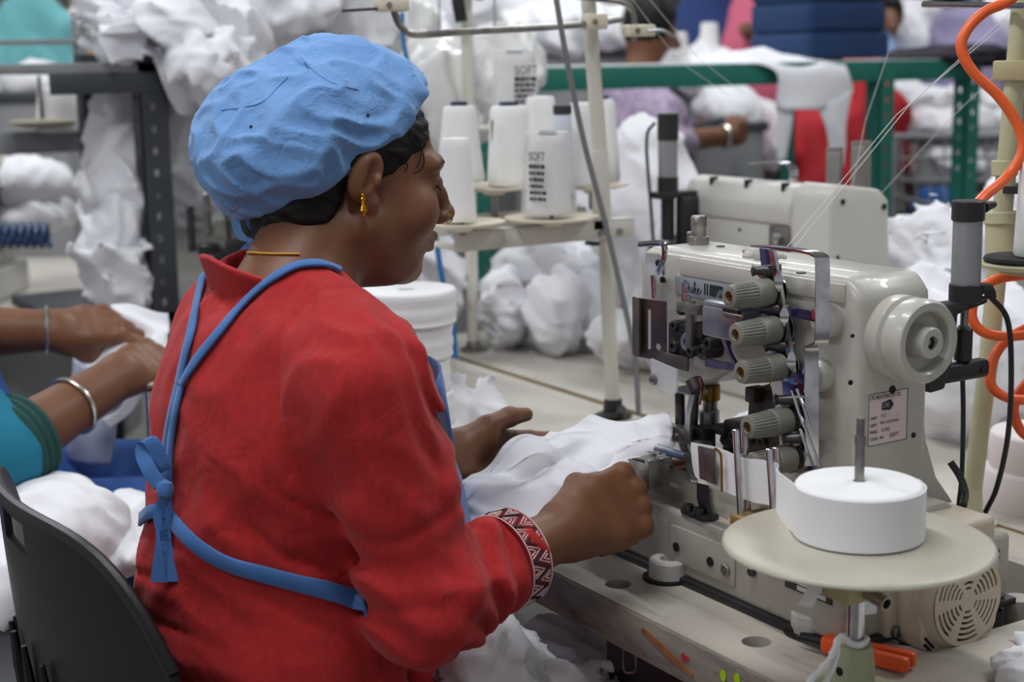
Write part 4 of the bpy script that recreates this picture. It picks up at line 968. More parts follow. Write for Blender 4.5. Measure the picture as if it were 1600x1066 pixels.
# cap seams and ties
def surf_path(fn, pts, off, sub=6):
    """pixel path laid on a surface"""
    P2 = [np.array(q, float) for q in pts]; out = []; nn = []
    S_ = smoothpath([(q[0], q[1], 0) for q in P2], sub)
    for s_ in S_:
        p, n_ = trace(fn, s_.x, s_.y)
        if p is None: continue
        out.append(V3(p+n_*off)); nn.append(V3(n_))
    for _ in range(3):
        o2_ = out[:]; n2_ = nn[:]
        for i in range(1, len(out)-1): o2_[i] = (out[i-1]+out[i]*2+out[i+1])/4; n2_[i] = (nn[i-1]+nn[i]*2+nn[i+1]).normalized()
        out, nn = o2_, n2_
    return out, nn
def ribbon(name, fn, pts, w, m, par, off=.003, th=.0025, sub=6):
    P_, N_ = surf_path(fn, pts, off, sub); bm = B(); ww = []
    if len(P_) < 3: return None
    for i in range(len(P_)):
        t_ = (P_[min(i+1, len(P_)-1)]-P_[max(i-1, 0)]).normalized(); wi = w if not isinstance(w, (list, tuple)) else w[0]+(w[1]-w[0])*i/(len(P_)-1)
        ww.append(t_.cross(N_[i]).normalized()*wi)
    strip(bm, P_, ww, N_, th)
    bmesh.ops.bevel(bm, geom=[e for e in bm.edges], offset=th*.25, segments=1, affect='EDGES', clamp_overlap=True)
    return obj(name, bm, m, par, 60)
ribbon('cap_seam', cap_d, ((345, 172), (375, 168), (410, 160), (430, 140), (450, 120)), .0011, M_CAP, cp, .0002, .0010)
ribbon('cap_seam', cap_d, ((470, 88), (490, 110), (520, 130), (560, 140)), .0011, M_CAP, cp, .0002, .0010)
for q in ((392, 198), (575, 180)):
    p, n_ = trace(cap_d, *q); bm = B(); lathe(bm, [(.0022, -.001), (.0016, .0006), (0, .0008)], p, n_, 7); obj('small_hole', bm, M_DARK, cp)
for pts in (((371, 318), (368, 345), (377, 370), (397, 377)), ((383, 318), (390, 345), (401, 366), (397, 380))):
    bm = B(); Pt = smoothpath([at(q[0], q[1], 1.60-.004*i) for i, q in enumerate(pts)], 5)
    strip(bm, Pt, Vector(CR)*.0085+Vector((0, 0, .003)), [Vector(-CF)]*len(Pt), .0022); obj('cap_tie', bm, M_CAP, cp, 60)
# kurta
def arm_sleeve(P):
    cuff = CUFF
    d = chain(P, [SR, ER], [.066, .056], .02); d = smin(d, chain(P, [ER, cuff], [.054, .047], .02), .03)
    u = seg_d(P, ER, ER+A3(-.0, .05, .05), .0, 0)
    return d
FA = unit(WR-ER); CUFF = (ER+FA*.125).astype(np.float32)
FAL = unit(WL-EL); CUFL = (EL+FAL*.14).astype(np.float32)
def torso_d(P):
    d = ell_d(P, (-1.392, .578, .915), (.166, .120, .185))
    d = smin(d, ell_d(P, (-1.400, .562, .74), (.168, .135, .16)), .07)
    d = smin(d, ell_d(P, (-1.40, .540, .595), (.195, .160, .125)), .06)
    sh = chain(P, [SL+A3(.03, 0, 0), A3(-1.385, .59, 1.035), SR+A3(-.03, 0, 0)], [.058, .062, .058], .03)
    d = smin(d, sh, .05)
    for s in (-1, 1): d = smin(d, chain(P, [NB+A3(s*.045, -.002, .020), NB+A3(s*.12, .006, -.020)], [.040, .048], .02), .03)
    return d
def sleeves_d(P):
    a = smin(chain(P, [SR, ER], [.062, .050], .02), chain(P, [ER, CUFF], [.049, .0405], .02), .03)
    b = smin(chain(P, [SL, EL], [.066, .056], .02), chain(P, [EL, CUFL], [.054, .047], .02), .03)
    ca = (P-CUFF)@FA.astype(np.float32); cb = (P-CUFL)@FAL.astype(np.float32)
    a = smax(a, ca, .004); b = smax(b, cb, .004)
    return a, b
def kurta_d(P):
    P = P.astype(np.float32); d = torso_d(P); a, b = sleeves_d(P)
    # folds in the sleeves
    ca_ = (P-CUFF)@FA.astype(np.float32); wc_ = 1-np.exp(-(((P-CUFF)**2).sum(1)/.06**2))
    ua = (P-ER)@unit(SR-ER).astype(np.float32); fa = (P-ER)@FA.astype(np.float32)
    a = a+.0045*np.exp(-((ua-.03)/.07)**2)*1.4*np.sin(95*ua+6*wnoise(P, .09, 1))*.8+.0055*np.exp(-((fa-.05)/.045)**2)*np.sin(160*fa+4*wnoise(P, .07, 2))-.003*folds(P, .07, 3)*np.clip(-ca_/.05, 0, 1)
    d = smin(d, a, .022); d = smin(d, b, .022)
    for h, k_ in ((HPR, KR), (HPL, KL)): d = smin(d, chain(P, [h, k_+A3(0, -.02, 0)], [.092, .080], .03), .05)
    hang = box_d(P, (-1.385, .73, .545), (.205, .16, .075), .06); d = smin(d, hang, .05)
    z = P[:, 2]
    lowz = np.clip((.93-z)/.2, 0, 1)*np.clip((z-.56)/.06, 0, 1)
    d = d+wc_*(-.0085*lowz*folds(P*A3(.5, .5, 1.5), .075, 4)-.0075*folds(P*A3(1, 1, .8), .12, 0)-.0022*folds(P*A3(1, 1, .8), .04, 2)-.003*wnoise(P, .12, 1))
    wz = z*62+2.6*wnoise(P*A3(.6, .6, 1), .16, 2)-9*(P[:, 0]+1.39)*0
    cre = (1-np.abs(np.sin(wz)))**3*np.clip(.3+wnoise(P*A3(.7, .7, .7), .09, 3), 0, 1)
    d = d+.0115*cre*lowz*wc_
    w2 = (P@A3(.35, .5, .8))*48+3*wnoise(P, .2, 1)
    d = d+.0055*((1-np.abs(np.sin(w2)))**4)*np.clip(.1+wnoise(P, .12, 4), 0, 1)*wc_
    sm = np.abs((P-SR)@unit(A3(1, -.05, .25)).astype(np.float32)+.028); d = d+.0022*np.exp(-(sm/.004)**2)*np.clip((z-.90)/.03, 0, 1)
    # neck opening
    hole = chain(P, [NB+A3(0, .006, .01), NB+A3(0, .0, .10)], [.060, .085], .02)
    return smax(d, -hole, .008)
V_, F_ = isosurf(kurta_d, (-1.66, .36, .40), (-1.05, 1.08, 1.16), .0044)
ku = objnp('kurta', V_, F_, M_RED, per)
# stand collar, open and loose at the back of the neck
n1, n2 = 72, 7; G = np.zeros((n1, n2, 3))
for i in range(n1):
    a = 2*PI*(i/(n1-1))+PI*.5
    for j in range(n2):
        t_ = j/(n2-1); r_ = .069+.005*t_**1.5+.002*math.sin(5*a); bk = max(0., -math.sin(a))
        G[i, j] = (NB[0]+r_*1.05*math.cos(a), NB[1]+.002-.006*bk*t_+r_*.98*math.sin(a), NB[2]+.010-.016*math.sin(a)*.6+t_*(.012+.026*bk)+.002*math.sin(3*a+1))
sheet('collar', G, .004, M_RED, ku)
# embroidered cuff band, piping and gold bangle
def cuff_ring(off, r, n=64):
    x, y, d_ = frame(FA); return [V3(CUFF)+d_*off+(x*math.cos(2*PI*k/n)+y*math.sin(2*PI*k/n))*r for k in range(n)]
Ux, Uy, Ud = frame(FA)
def cuff_sheet(name, a0, a1, o0, o1, r, m, th=.0016, n=64):
    bm = B(); rings = [cuff_ring(o, r+(.0006 if False else 0)-.06*(o-o0)*0, n) for o in (o0, o1)]
    vs = [[bm.verts.new(p) for p in rg] for rg in rings]+[[bm.verts.new(V3(CUFF)+Ud*o+(p-V3(CUFF)-Ud*o)*(1-th/r)) for p in rg] for rg, o in zip(rings[::-1], (o1, o0))]
    for A_, B_ in zip(vs, vs[1:]+vs[:1]):
        for k in range(n): bm.faces.new((A_[k], A_[(k+1) % n], B_[(k+1) % n], B_[k]))
    bmesh.ops.recalc_face_normals(bm, faces=bm.faces[:]); return obj(name, bm, m, ku)
cb_ = cuff_sheet('cuff_band', 0, 0, -.021, .006, .0470, mat('dark_red_band', '9a2030', .8, bump=.3, bscale=600), .004)
M_EMB = mat('white_embroidery', 'd8c4c4', .8, bump=.4, bscale=700); M_EMBK = mat('black_embroidery', '2a1a22', .8)
for o, w, m in ((-.0235, .0016, M_EMB), (.0015, .0016, M_EMB)):
    bm = B(); tube(bm, cuff_ring(o+.003, .0475), w*.5, 5, closed=True); obj('cuff_piping', bm, m, ku)
NZ = 15
def cpt(a, o): return V3(CUFF)+Ud*o+(Ux*math.cos(a)+Uy*math.sin(a))*.0477
bz = B(); bk = B()
for k in range(NZ):
    a0 = 2*PI*k/NZ; da = 2*PI/NZ
    for (u0, v0, u1, v1) in ((0, 0, .5, 1), (.5, 1, 1, 0)):
        tube(bk, [cpt(a0+da*(u0+(u1-u0)*t_/4), -.0185+.020*(v0+(v1-v0)*t_/4)) for t_ in range(5)], .0010, 5)
    for sh_ in (.32, .62):
        for base_, sg in ((0., 1), (.5, -1)):
            cu, cv = base_, (1. if sg > 0 else 0.)
            c_ = a0+da*(.0 if sg > 0 else .5)
            h_ = (.5*sh_)
            tube(bz, [cpt(c_-da*h_, -.0185+.020*(1 if sg > 0 else 0)), cpt(c_, -.0185+.020*((1-sh_) if sg > 0 else sh_)), cpt(c_+da*h_, -.0185+.020*(1 if sg > 0 else 0))], .0008, 5)
obj('zigzag_embroidery', bz, M_EMB, cb_); obj('zigzag_outline', bk, M_EMBK, cb_)
bm = B(); cbn = V3(CUFF)+Ud*.008
tube(bm, [cbn+(Ux*math.cos(2*PI*k/48)+Uy*math.sin(2*PI*k/48))*.0405 for k in range(48)], .0020, 8, closed=True); obj('bangle', bm, M_GOLD, per)
# apron: bib in front, ties over shoulder, neck and waist, bow at the back
edge = [at(*q) for q in ((680, 600, 1.58), (694, 664, 1.585), (709, 730, 1.585), (723, 800, 1.58), (728, 850, 1.575), (735, 930, 1.56), (752, 1010, 1.55), (790, 1060, 1.55))]
edge = [np.array(p) for p in smoothpath(edge, 5)]; G = np.array([[p+np.array([-.24*t_, .045*math.sin(PI*t_)+.006*math.sin(9*t_+i*.3), .012*math.sin(PI*t_)]) for t_ in np.linspace(0, 1, 16)] for i, p in enumerate(edge)])
ap = sheet('apron', G, .003, M_STRAP, per)
S1 = ((531, 427), (500, 416), (462, 420), (425, 441), (385, 476), (345, 522), (310, 565), (288, 604))
S2 = ((322, 432), (313, 470), (303, 520), (293, 560), (284, 604))
S3 = ((284, 600), (272, 650), (262, 710), (258, 760), (262, 808))
S4 = ((289, 604), (277, 655), (270, 715), (268, 760), (268, 806))
S5 = ((268, 806), (300, 843), (350, 876), (420, 897), (490, 915), (540, 932), (575, 946))
for n_, s_, w_ in (('shoulder_strap', S1, (.010, .010)), ('shoulder_strap', S2, (.010, .013)), ('back_tie', S3, (.010, .010)), ('back_tie', S4, (.010, .010)), ('waist_tie', S5, (.013, .018))):
    ribbon(n_, kurta_d, s_, w_, M_STRAP, ap, .004, .0035)
ribbon('waist_tie', kurta_d, ((225, 812), (240, 800), (262, 800)), .014, M_STRAP, ap, .004, .0035)
# bow loop and loose ends
p0, n0 = trace(kurta_d, 275, 770); dK = float((p0-CC)@CF)
def near(x, y, o=0.): return at(x, y, dK-.012-o)
bm = B(); Pt = smoothpath([near(258, 735), near(238, 692, .004), (near(226, 688)), near(222, 705), near(232, 732, .006), near(250, 760, .006)], 5); strip(bm, Pt, Vector(CR)*.011+Vector((0, 0, .006)), [V3(n0)]*len(Pt), .003); obj('bow_loop', bm, M_STRAP, ap, 60)
for pts, w_ in ((((262, 770), (250, 800), (256, 840), (252, 880), (250, 910)), .013), (((264, 790), (258, 835), (266, 875), (271, 909)), .009)):
    bm = B(); Pt = smoothpath([near(*q, .004) for q in pts], 5); strip(bm, Pt, [V3(CR)*(w_*(.7+.5*i/len(Pt))) for i in range(len(Pt))], [V3(n0)]*len(Pt), .0028); obj('bow_end', bm, M_STRAP, ap, 60)
bm = B(); c_ = near(258, 765, .006); lathe(bm, [(0, -.010), (.007, -.006), (.0085, 0), (.007, .006), (0, .010)], c_, CU, 12); obj('bow_knot', bm, M_STRAP, ap)
bm = B(); Pt = smoothpath([at(395, 379, 1.60), at(378, 396, 1.585), at(362, 412, 1.575), at(352, 426, 1.57)], 5); strip(bm, Pt, V3(CR)*.012, [V3(-CF)]*len(Pt), .003); obj('neck_tie', bm, M_STRAP, ap, 60)
# jewellery
bm = B()
e0 = np.array(trace(body_head, 567, 304)[0]); ez = lambda y: e0+np.array([0, 0, -(y-304)*1.5/2383])+V3(-CF)[:] if False else e0+np.array([.004, -.002, -(y-304)*1.5/2383])
for y, r in ((304, .0022), (310, .0032), (315, .0024), (319, .0022), (324, .0040), (328, .0044), (332, .0028), (336, .0014)):
    lathe(bm, [(0, -r), (r*.8, -r*.55), (r, 0), (r*.8, r*.55), (0, r)], ez(y), (0, 0, 1), 12)
obj('earring', bm, M_GOLD, per)
nr = onface(.0185, -.0365, .001); bm = B(); tube(bm, [nr+HB@np.array([.0012*math.sin(a), .0045*math.cos(a), .0045*math.sin(a)]) for a in [2*PI*k/20 for k in range(20)]], .0007, 6, closed=True); obj('nose_ring', bm, M_GOLD, per)
neck_fn = body_head
P_, N_ = surf_path(neck_fn, ((384, 395), (405, 397), (435, 398), (468, 398)), .0015, 5)
bm = B(); tube(bm, P_, .0011, 6); obj('neck_thread', bm, mat('yellow_thread', 'd8a52a', .6), per)
# grey trousers below the kurta hem
def trou_d(P):
    d = None
    for k_, f_ in ((KR, FR), (KL, FL)):
        e = chain(P, [k_+A3(0, -.05, -.01), k_, f_+A3(0, 0, .03)], [.066, .066, .06]); d = e if d is None else np.minimum(d, e)
    return smax(d-.003*folds(P, .06, 2), -(P[:, 2]-.09), .004)
V_, F_ = isosurf(trou_d, (-1.6, .85, .06), (-1.16, 1.08, .64), .009); objnp('trousers', V_, F_, mat('pale_trousers', 'b9b3b0', .8), per)

# ------------------------------------------------------------------ her black plastic chair
ch = thing('plastic_chair', (-1.39, .52, 0), 'black plastic chair with wide curved back, under the woman in red', 'chair')
def shell(u, v, o=0.):
    """u -1..1 across, v 0..1 up the back"""
    top = 1-.235*abs(u)**5
    z = .455+.447*v*top; x = -1.455+.25*u*(.88+.12*math.sin(PI*min(v*1.15, 1)*.5))
    y = .325+.068*u*u+.045*(1-v)**1.5
    return x, y-o*1., z
n1, n2 = 41, 31; G = np.array([[shell(-1+2*i/(n1-1), j/(n2-1)) for j in range(n2)] for i in range(n1)])
t = bmesh.new(); hole = lambda i, j: (17 <= i <= 22 and 27 <= j <= 28) 
n_ = 41
vs = [[t.verts.new(G[i, j]) for j in range(n2)] for i in range(n1)]
for i in range(n1-1):
    for j in range(n2-1):
        if hole(i, j) or hole(n1-2-i, j): continue
        t.faces.new((vs[i][j], vs[i][j+1], vs[i+1][j+1], vs[i+1][j]))
bmesh.ops.recalc_face_normals(t, faces=t.faces[:]); r_ = bmesh.ops.solidify(t, geom=t.faces[:], thickness=.007)
M_CHAIR = mat('black_chair_plastic', '1b1a1b', .42, bump=.25, bscale=500, spec=.35)
obj('backrest', t, M_CHAIR, ch, 60)
bm = B(); tube(bm, [Vector(shell(-1+2*i/40, 1.0)) for i in range(41)], .0065, 8); tube(bm, [Vector(shell(1, 1-j/20)) for j in range(21)], .006, 8); tube(bm, [Vector(shell(-1, 1-j/20)) for j in range(21)], .006, 8); obj('rim', bm, M_CHAIR, ch)
for k in range(9):
    u = -.86+1.72*k/8; top = .64+.03*math.cos(u*3)
    bm = B(); tube(bm, [Vector(shell(u, .02+(top-.02)*j/6, .006)) for j in range(7)], [.006]*6+[.003], 7); obj('rib', bm, M_CHAIR, ch)
bm = B(); prism(bm, roundrect(.45, .42, .07, 5, -1.42, .62), (0, 0, .437), (1, 0, 0), (0, 1, 0), (0, 0, .022), .008); obj('seat', bm, M_CHAIR, ch)
for sx in (-1, 1):
    for sy in (-1, 1):
        bm = B(); tube(bm, [(-1.40+sx*.16, .60+sy*.14, .437), (-1.40+sx*.20, .60+sy*.20, 0.004)], .013, 10); obj('leg', bm, M_DSTEEL, ch)
# ------------------------------------------------------------------ white garment being sewn
def upsample(ctrl, n=10):
    R_ = [smoothpath(r, n) for r in ctrl]; cols = [smoothpath([R_[i][j] for i in range(len(R_))], n) for j in range(len(R_[0]))]
    return np.array([[list(cols[j][i]) for j in range(len(cols))] for i in range(len(cols[0]))])
def fold_disp(G, amp, s, k=0, edge=0.):
    n, m = G.shape[:2]; du = np.gradient(G, axis=0); dv = np.gradient(G, axis=1); N_ = np.cross(du, dv); N_ /= np.linalg.norm(N_, axis=2, keepdims=True)+1e-9
    f_ = folds(G.reshape(-1, 3).astype(np.float32), s, k).reshape(n, m); return G+N_*(amp*f_)[:, :, None]
ctrl = [[(718, 762, 1.655), (785, 708, 1.685), (850, 670, 1.72), (925, 645, 1.765), (985, 657, 1.77), (1048, 655, 1.745)],
        [(712, 785, 1.645), (800, 738, 1.65), (868, 700, 1.675), (940, 668, 1.735), (1000, 678, 1.715), (1050, 678, 1.715)],
        [(718, 812, 1.63), (800, 775, 1.635), (858, 742, 1.66), (925, 706, 1.675), (985, 700, 1.68), (1048, 697, 1.69)],
        [(722, 838, 1.60), (800, 815, 1.595), (850, 785, 1.60), (905, 752, 1.62), (985, 728, 1.675), (1044, 708, 1.705)],
        [(735, 880, 1.59), (800, 862, 1.585), (850, 830, 1.59), (900, 800, 1.60), (960, 775, 1.665), (1010, 742, 1.70)]]
G = upsample([[at(*q) for q in r] for r in ctrl], 16)
G = fold_disp(G, .010, .06, 1)
u_, v_ = np.meshgrid(np.linspace(0, 1, G.shape[0]), np.linspace(0, 1, G.shape[1]), indexing='ij')
ph = u_*26+5*np.sin(v_*3+u_*4)+2*np.sin(v_*7); G = G+((1-np.abs(np.sin(ph*.5)))**3*.007*(.4+.6*np.sin(v_*PI)))[:, :, None]*(-CF)[None, None, :]
G = fold_disp(G, .0035, .022, 3)
G[:, :, 2] = np.maximum(G[:, :, 2], TZ+.004)
tag(sheet('garment', G, .0012, M_WHITE2), 'thin white garment held in both hands and fed under the presser foot', 'garment', 'white garments')
def heap(name, c, r, label, m=M_WHITE, s=.06, amp=.018, k=0, res=.008, base=None, cat='garment', group='white garments', extra=None, rot=None, bag=False):
    c = np.asarray(c, float); r = np.asarray(r, float)
    Rm = None
    if rot is not None: Rm = np.array([[math.cos(rot), -math.sin(rot), 0], [math.sin(rot), math.cos(rot), 0], [0, 0, 1]])
    off = (c*7.3 % 3).astype(np.float32); rr_ = np.random.RandomState(int(abs(c[0]*977+c[1]*631+c[2]*389)*10) % 99991)
    def rmat(st):
        q, _ = np.linalg.qr(rr_.randn(3, 3)); return (q@np.diag(st)@q.T).astype(np.float32)
    A1, A2, A3_ = rmat((1, .8, .22)), rmat((1, .7, .2)), rmat((1, 1, .25))
    def fn(P):
        d = ell_d(P, c, r, Rm)
        if extra: d = smin(d, extra(P), .03)
        Q = P+off
        d = d-amp*.9*folds(Q@A1, s*.62, k)-amp*.45*folds(Q@A2, s*.34, (k+2) % 5)-amp*.12*folds(Q@A3_, s*.17, (k+3) % 5)-amp*.8*wnoise(Q, s*1.6, (k+1) % 5)
        if base is not None: d = smax(d, base-P[:, 2], .006)
        return d
    R_ = max(r)*1.0; e = r.max()+.03+amp*2 if rot is not None else r+.03+amp*2
    V_, F_ = isosurf(fn, c-e, c+e, min(res, .0095)*.82)
    if len(V_) == 0: return None
    return tag(objnp(name, relax(V_, F_, 1, .3), F_, m), label, cat, group)
# cloth behind the machine throat, on the lap and under the table
p = at(1150, 640, 1.86); heap('garment', (p[0], p[1]+.02, TZ+.055), (.11, .07, .065), 'bunched white garment on the table behind the machine throat', s=.05, amp=.012, base=TZ+.001, res=.006)
p = at(770, 1050, 1.60); heap('garment', p, (.07, .05, .06), 'white garment lying in the lap of the woman in red', s=.045, amp=.010, res=.006, k=2)
p = at(870, 1075, 1.78); heap('garment', p, (.10, .09, .07), 'grey shaded white garment hanging under the table edge', s=.05, amp=.012, res=.007, k=3)
p = at(705, 640, 2.05); q = onz(715, 690, TZ); heap('garment', (q[0], q[1], TZ+.035), (.06, .075, .05), 'crumpled white offcuts beside the stack of tape rolls', s=.035, amp=.012, base=TZ+.001, res=.006, k=1, cat='cloth scrap', group='white scraps')
heap('cloth_scrap', (SCRAP[0], SCRAP[1], TZ+.012), (.04, .038, .018), 'small crumpled white cloth scrap on the table right of the snips', s=.035, amp=.008, base=TZ+.0006, res=.004, cat='cloth scrap', group='white scraps')
# ------------------------------------------------------------------ tables of the neighbouring lines
def bgtable(lo, hi, label, edge=M_EDGE2, top=M_TABLE2, z=TZ):
    t = thing('sewing_table', ((lo[0]+hi[0])/2, (lo[1]+hi[1])/2, 0), label, 'table', 'sewing tables')
    bm = B(); box(bm, (lo[0], lo[1], z-.04), (hi[0], hi[1], z), .001); obj('tabletop', bm, top, t)
    bm = B(); box(bm, (lo[0]-.003, lo[1]-.003, z-.04), (hi[0]+.003, lo[1], z-.0005), .0005); obj('edge_band', bm, edge, t)
    bm = B(); box(bm, (hi[0], lo[1]-.003, z-.04), (hi[0]+.003, hi[1], z-.0005), .0005); obj('edge_band', bm, edge, t)
    for x in (lo[0]+.08, hi[0]-.08):
        for y in (lo[1]+.06, hi[1]-.06):
            bm = B(); box(bm, (x-.02, y-.025, 0), (x+.02, y+.025, z-.04), .003); obj('leg', bm, M_LEG, t)
    return t
bgtable((-2.95, .885), (-1.885, 1.400), 'pale sewing table left of the red kurta, carrying the tape rolls')
bgtable((-2.72, 1.418), (-1.02, 2.02), 'pale sewing table with tan edge carrying the second machine')
bgtable((-4.9, .70), (-3.66, 1.30), 'cream sewing table in the left background with the coiled blue hose')
# ------------------------------------------------------------------ thread cones
def cone_mesh(bm, r0, r1, h, z0=0., seg=28):
    lathe(bm, [(r0*.55, z0), (r0*.94, z0+.001), (r0, z0+h*.04)]+[(r0+(r1-r0)*k/10, z0+h*(.04+.92*k/10)) for k in range(1, 11)]+[(r1*.9, z0+h*.995), (r1*.5, z0+h), (r1*.42, z0+h*.99), (0, z0+h*.985)], (0, 0, 0), seg=seg)
def thread_cone(x, yt, yb, wb, wt, X, label, core=True, plane='X', lean=0., m=None):
    f = (lambda a, b: onX(a, b, X)) if plane == 'X' else (lambda a, b: onY(a, b, X))
    b_, t_ = f(x, yb), f(x, yt); D = pix(b_)[2]; h = t_[2]-b_[2]
    t = thing('thread_cone', b_, label, 'thread cone', 'cones of white thread')
    bm = B(); cone_mesh(bm, wb/2*D/FPX, wt/2*D/FPX, h); bmesh.ops.translate(bm, verts=bm.verts, vec=V3(b_)); obj('thread', bm, m or M_CONE, t, 50)
    if core: bm = B(); lathe(bm, [(wt*.26*D/FPX, -.004), (wt*.26*D/FPX, .006), (wt*.16*D/FPX, .006), (wt*.16*D/FPX, -.004)], (b_[0], b_[1], b_[2]+h), seg=16, cap=False); obj('cone_core', bm, mat('navy_core', '2c3350', .6), t)
    return t, b_, h, D
def stand_disc(x, y, r, X, t, m=M_CREAM, plane='X'):
    c = onX(x, y, X) if plane == 'X' else onY(x, y, X); D = pix(c)[2]; R_ = r*D/FPX
    bm = B(); lathe(bm, [(0, -.012), (R_*.22, -.012), (R_*.25, -.008), (R_*.7, -.004), (R_, .0), (R_, .003), (R_*.94, .0035), (R_*.3, -.001), (0, -.001)], c, seg=36, cap=False); o = obj('cone_disc', bm, m, t, 60)
    return c
FX, BX = -1.91, -2.10
sd = thing('thread_stand', (FX, 1.356, TZ), 'white tubular thread stand with cream cone discs, behind the face of the woman', 'thread stand', 'thread stands')
pb = onz(958, 652, TZ)
bm = B(); tube(bm, [(pb[0], pb[1], TZ), onX(944, 330, pb[0]+.0), onX(917, -30, pb[0])], .0115, 16); obj('pole', bm, M_POST, sd)
bm = B(); lathe(bm, [(.03, 0), (.03, .004), (.016, .010), (.014, .03), (.0118, .03)], (pb[0], pb[1], TZ), seg=20); obj('pole_foot', bm, M_BLACK, sd)
bm = B(); tube(bm, smoothpath([onz(950, 655, TZ+.006), onz(968, 650, TZ+.014), onz(972, 640, TZ+.03)], 4), .007, 8); obj('foot_clip', bm, M_BLACK, sd)
# lower frame: front and back bars, end plates
a, b = onX(710, 381, FX), onX(966, 353, FX)
for X_, yo, nm in ((FX, 0, 'front_bar'), (BX, .04, 'back_bar')):
    bm = B(); box(bm, (X_-.002, a[1]+yo, 1.036), (X_+.002, b[1]+yo+.03, 1.064), .0008); box(bm, (X_-.022, a[1]+yo, 1.062), (X_+.002, b[1]+yo+.03, 1.065), .0006); obj(nm, bm, mat('bar_enamel', 'cfccc4', .4, var='c4c0b6', vscale=20), sd)
for y_ in (a[1]+.02, b[1]+.01):
    bm = B(); box(bm, (BX, y_-.012, 1.036), (FX, y_+.012, 1.040), .0008); obj('cross_tie', bm, M_POST, sd)
for q in ((940, 364), (968, 362)):
    c = onX(*q, FX+.0025); bm = B(); lathe(bm, [(.0055, -.002), (.0055, .003), (0, .004)], c, (1, 0, 0), 12); obj('bar_bolt', bm, M_STEEL, sd)
bm = B(); c = onX(930, 381, FX); box(bm, (FX-.02, c[1]-.006, c[2]-.003), (FX+.004, c[1]+.006, c[2]+.003), .001); obj('end_plug', bm, M_BLACK, sd)
bm = B(); c = onX(938, 310, FX); box(bm, (FX-.002, c[1]-.014, 1.05), (FX+.002, c[1]+.014, 1.17), .001); obj('upright_plate', bm, mat('bar_enamel', ''), sd)
for q, r, X_ in (((722, 349), 68, FX), ((862, 341), 74, FX), ((772, 292), 72, BX), ((925, 290), 58, BX)): stand_disc(*q, r, X_, sd)
for q, X_ in (((722, 352), FX), ((862, 345), FX), ((772, 296), BX), ((925, 294), BX)):
    c = onX(*q, X_); bm = B(); cyl(bm, (c[0], c[1], 1.06), (c[0], c[1], c[2]-.004), .006, seg=12); cyl(bm, (c[0], c[1], c[2]), (c[0], c[1], c[2]+.11), .003, seg=8); obj('disc_spindle', bm, M_STEEL, sd)
# upper guide rods, clamps
bm = B(); tube(bm, smoothpath([onX(615, 8, FX+.02), onX(617, 22, FX+.02), onX(627, 42, FX+.02), onX(650, 54, FX+.02), onX(720, 50, FX+.02), onX(850, 43, FX+.02), onX(930, 36, FX+.02), onX(970, 30, FX+.02)], 6), .0050, 10); obj('guide_rod', bm, M_STEEL, sd)
bm = B(); tube(bm, smoothpath([onX(900, -6, FX+.01), onX(965, 2, FX+.01), onX(985, 12, FX+.01), onX(991, 30, FX+.01), onX(991, 64, FX+.01)], 6), .0048, 10); obj('guide_rod', bm, M_STEEL, sd)
bm = B(); tube(bm, [onX(535, 17, FX+.02), onX(600, 13, FX+.02)], .0022, 6); obj('thread_pin', bm, M_DSTEEL, sd)
for q, w, h in (((612, 8), 24, 10), ((929, 34), 17, 12), ((998, 48), 24, 9)):
    c = onX(*q, FX+.02); D = pix(c)[2]; k = D/FPX
    bm = B(); box(bm, (c[0]-.012, c[1]-w*k/.85*.9, c[2]-h*k), (c[0]+.012, c[1]+w*k/.85*.9, c[2]+h*k), .003); o = obj('clamp_block', bm, M_CREAM, sd)
    bm = B(); lathe(bm, [(.004, 0), (.004, .003), (0, .004)], (c[0]+.012, c[1]-w*k*.5, c[2]), (1, 0, 0), 10); obj('clamp_screw', bm, M_STEEL, o)
bm = B(); tube(bm, smoothpath([onX(1010, 48, FX+.03), onX(1035, 48, FX+.03), onX(1052, 57, FX+.03)], 4), .003, 8); obj('thread_eye', bm, M_ALU, sd)
thread_cone(720, 165, 285, 76, 50, BX+.03, 'white thread cone highest at the left of the stand, nearest her forehead')
thread_cone(714, 215, 346, 62, 46, FX, 'white thread cone in front of her nose on the stand', core=False)
thread_cone(797, 165, 290, 72, 58, BX, 'white thread cone with navy core in the middle of the back bar')
thread_cone(846, 150, 285, 56, 44, BX-.10, 'plain white thread cone half hidden behind the bagged cone', core=False)
thread_cone(913, 160, 290, 60, 44, BX+.02, 'white thread cone just left of the white pole', core=False)
thread_cone(941, 155, 284, 58, 40, BX-.06, 'white thread cone behind the white pole')
tc_, b_, h_, D_ = thread_cone(880, 178, 292, 34, 28, BX+.05, 'narrow printed paper cone with black top between white cones', core=False, m=mat('pale_blue_paper', 'cdd2de', .6, dirt='2b2f3a', dscale=70, damt=.9))
bm = B(); k = D_/FPX; lathe(bm, [(14.5*k, 0), (14.5*k, 13*k), (10*k, 14*k), (0, 14*k)], (b_[0], b_[1], b_[2]+h_), seg=20); obj('black_tip', bm, mat('dark_tip', '2a2c33', .6), tc_)
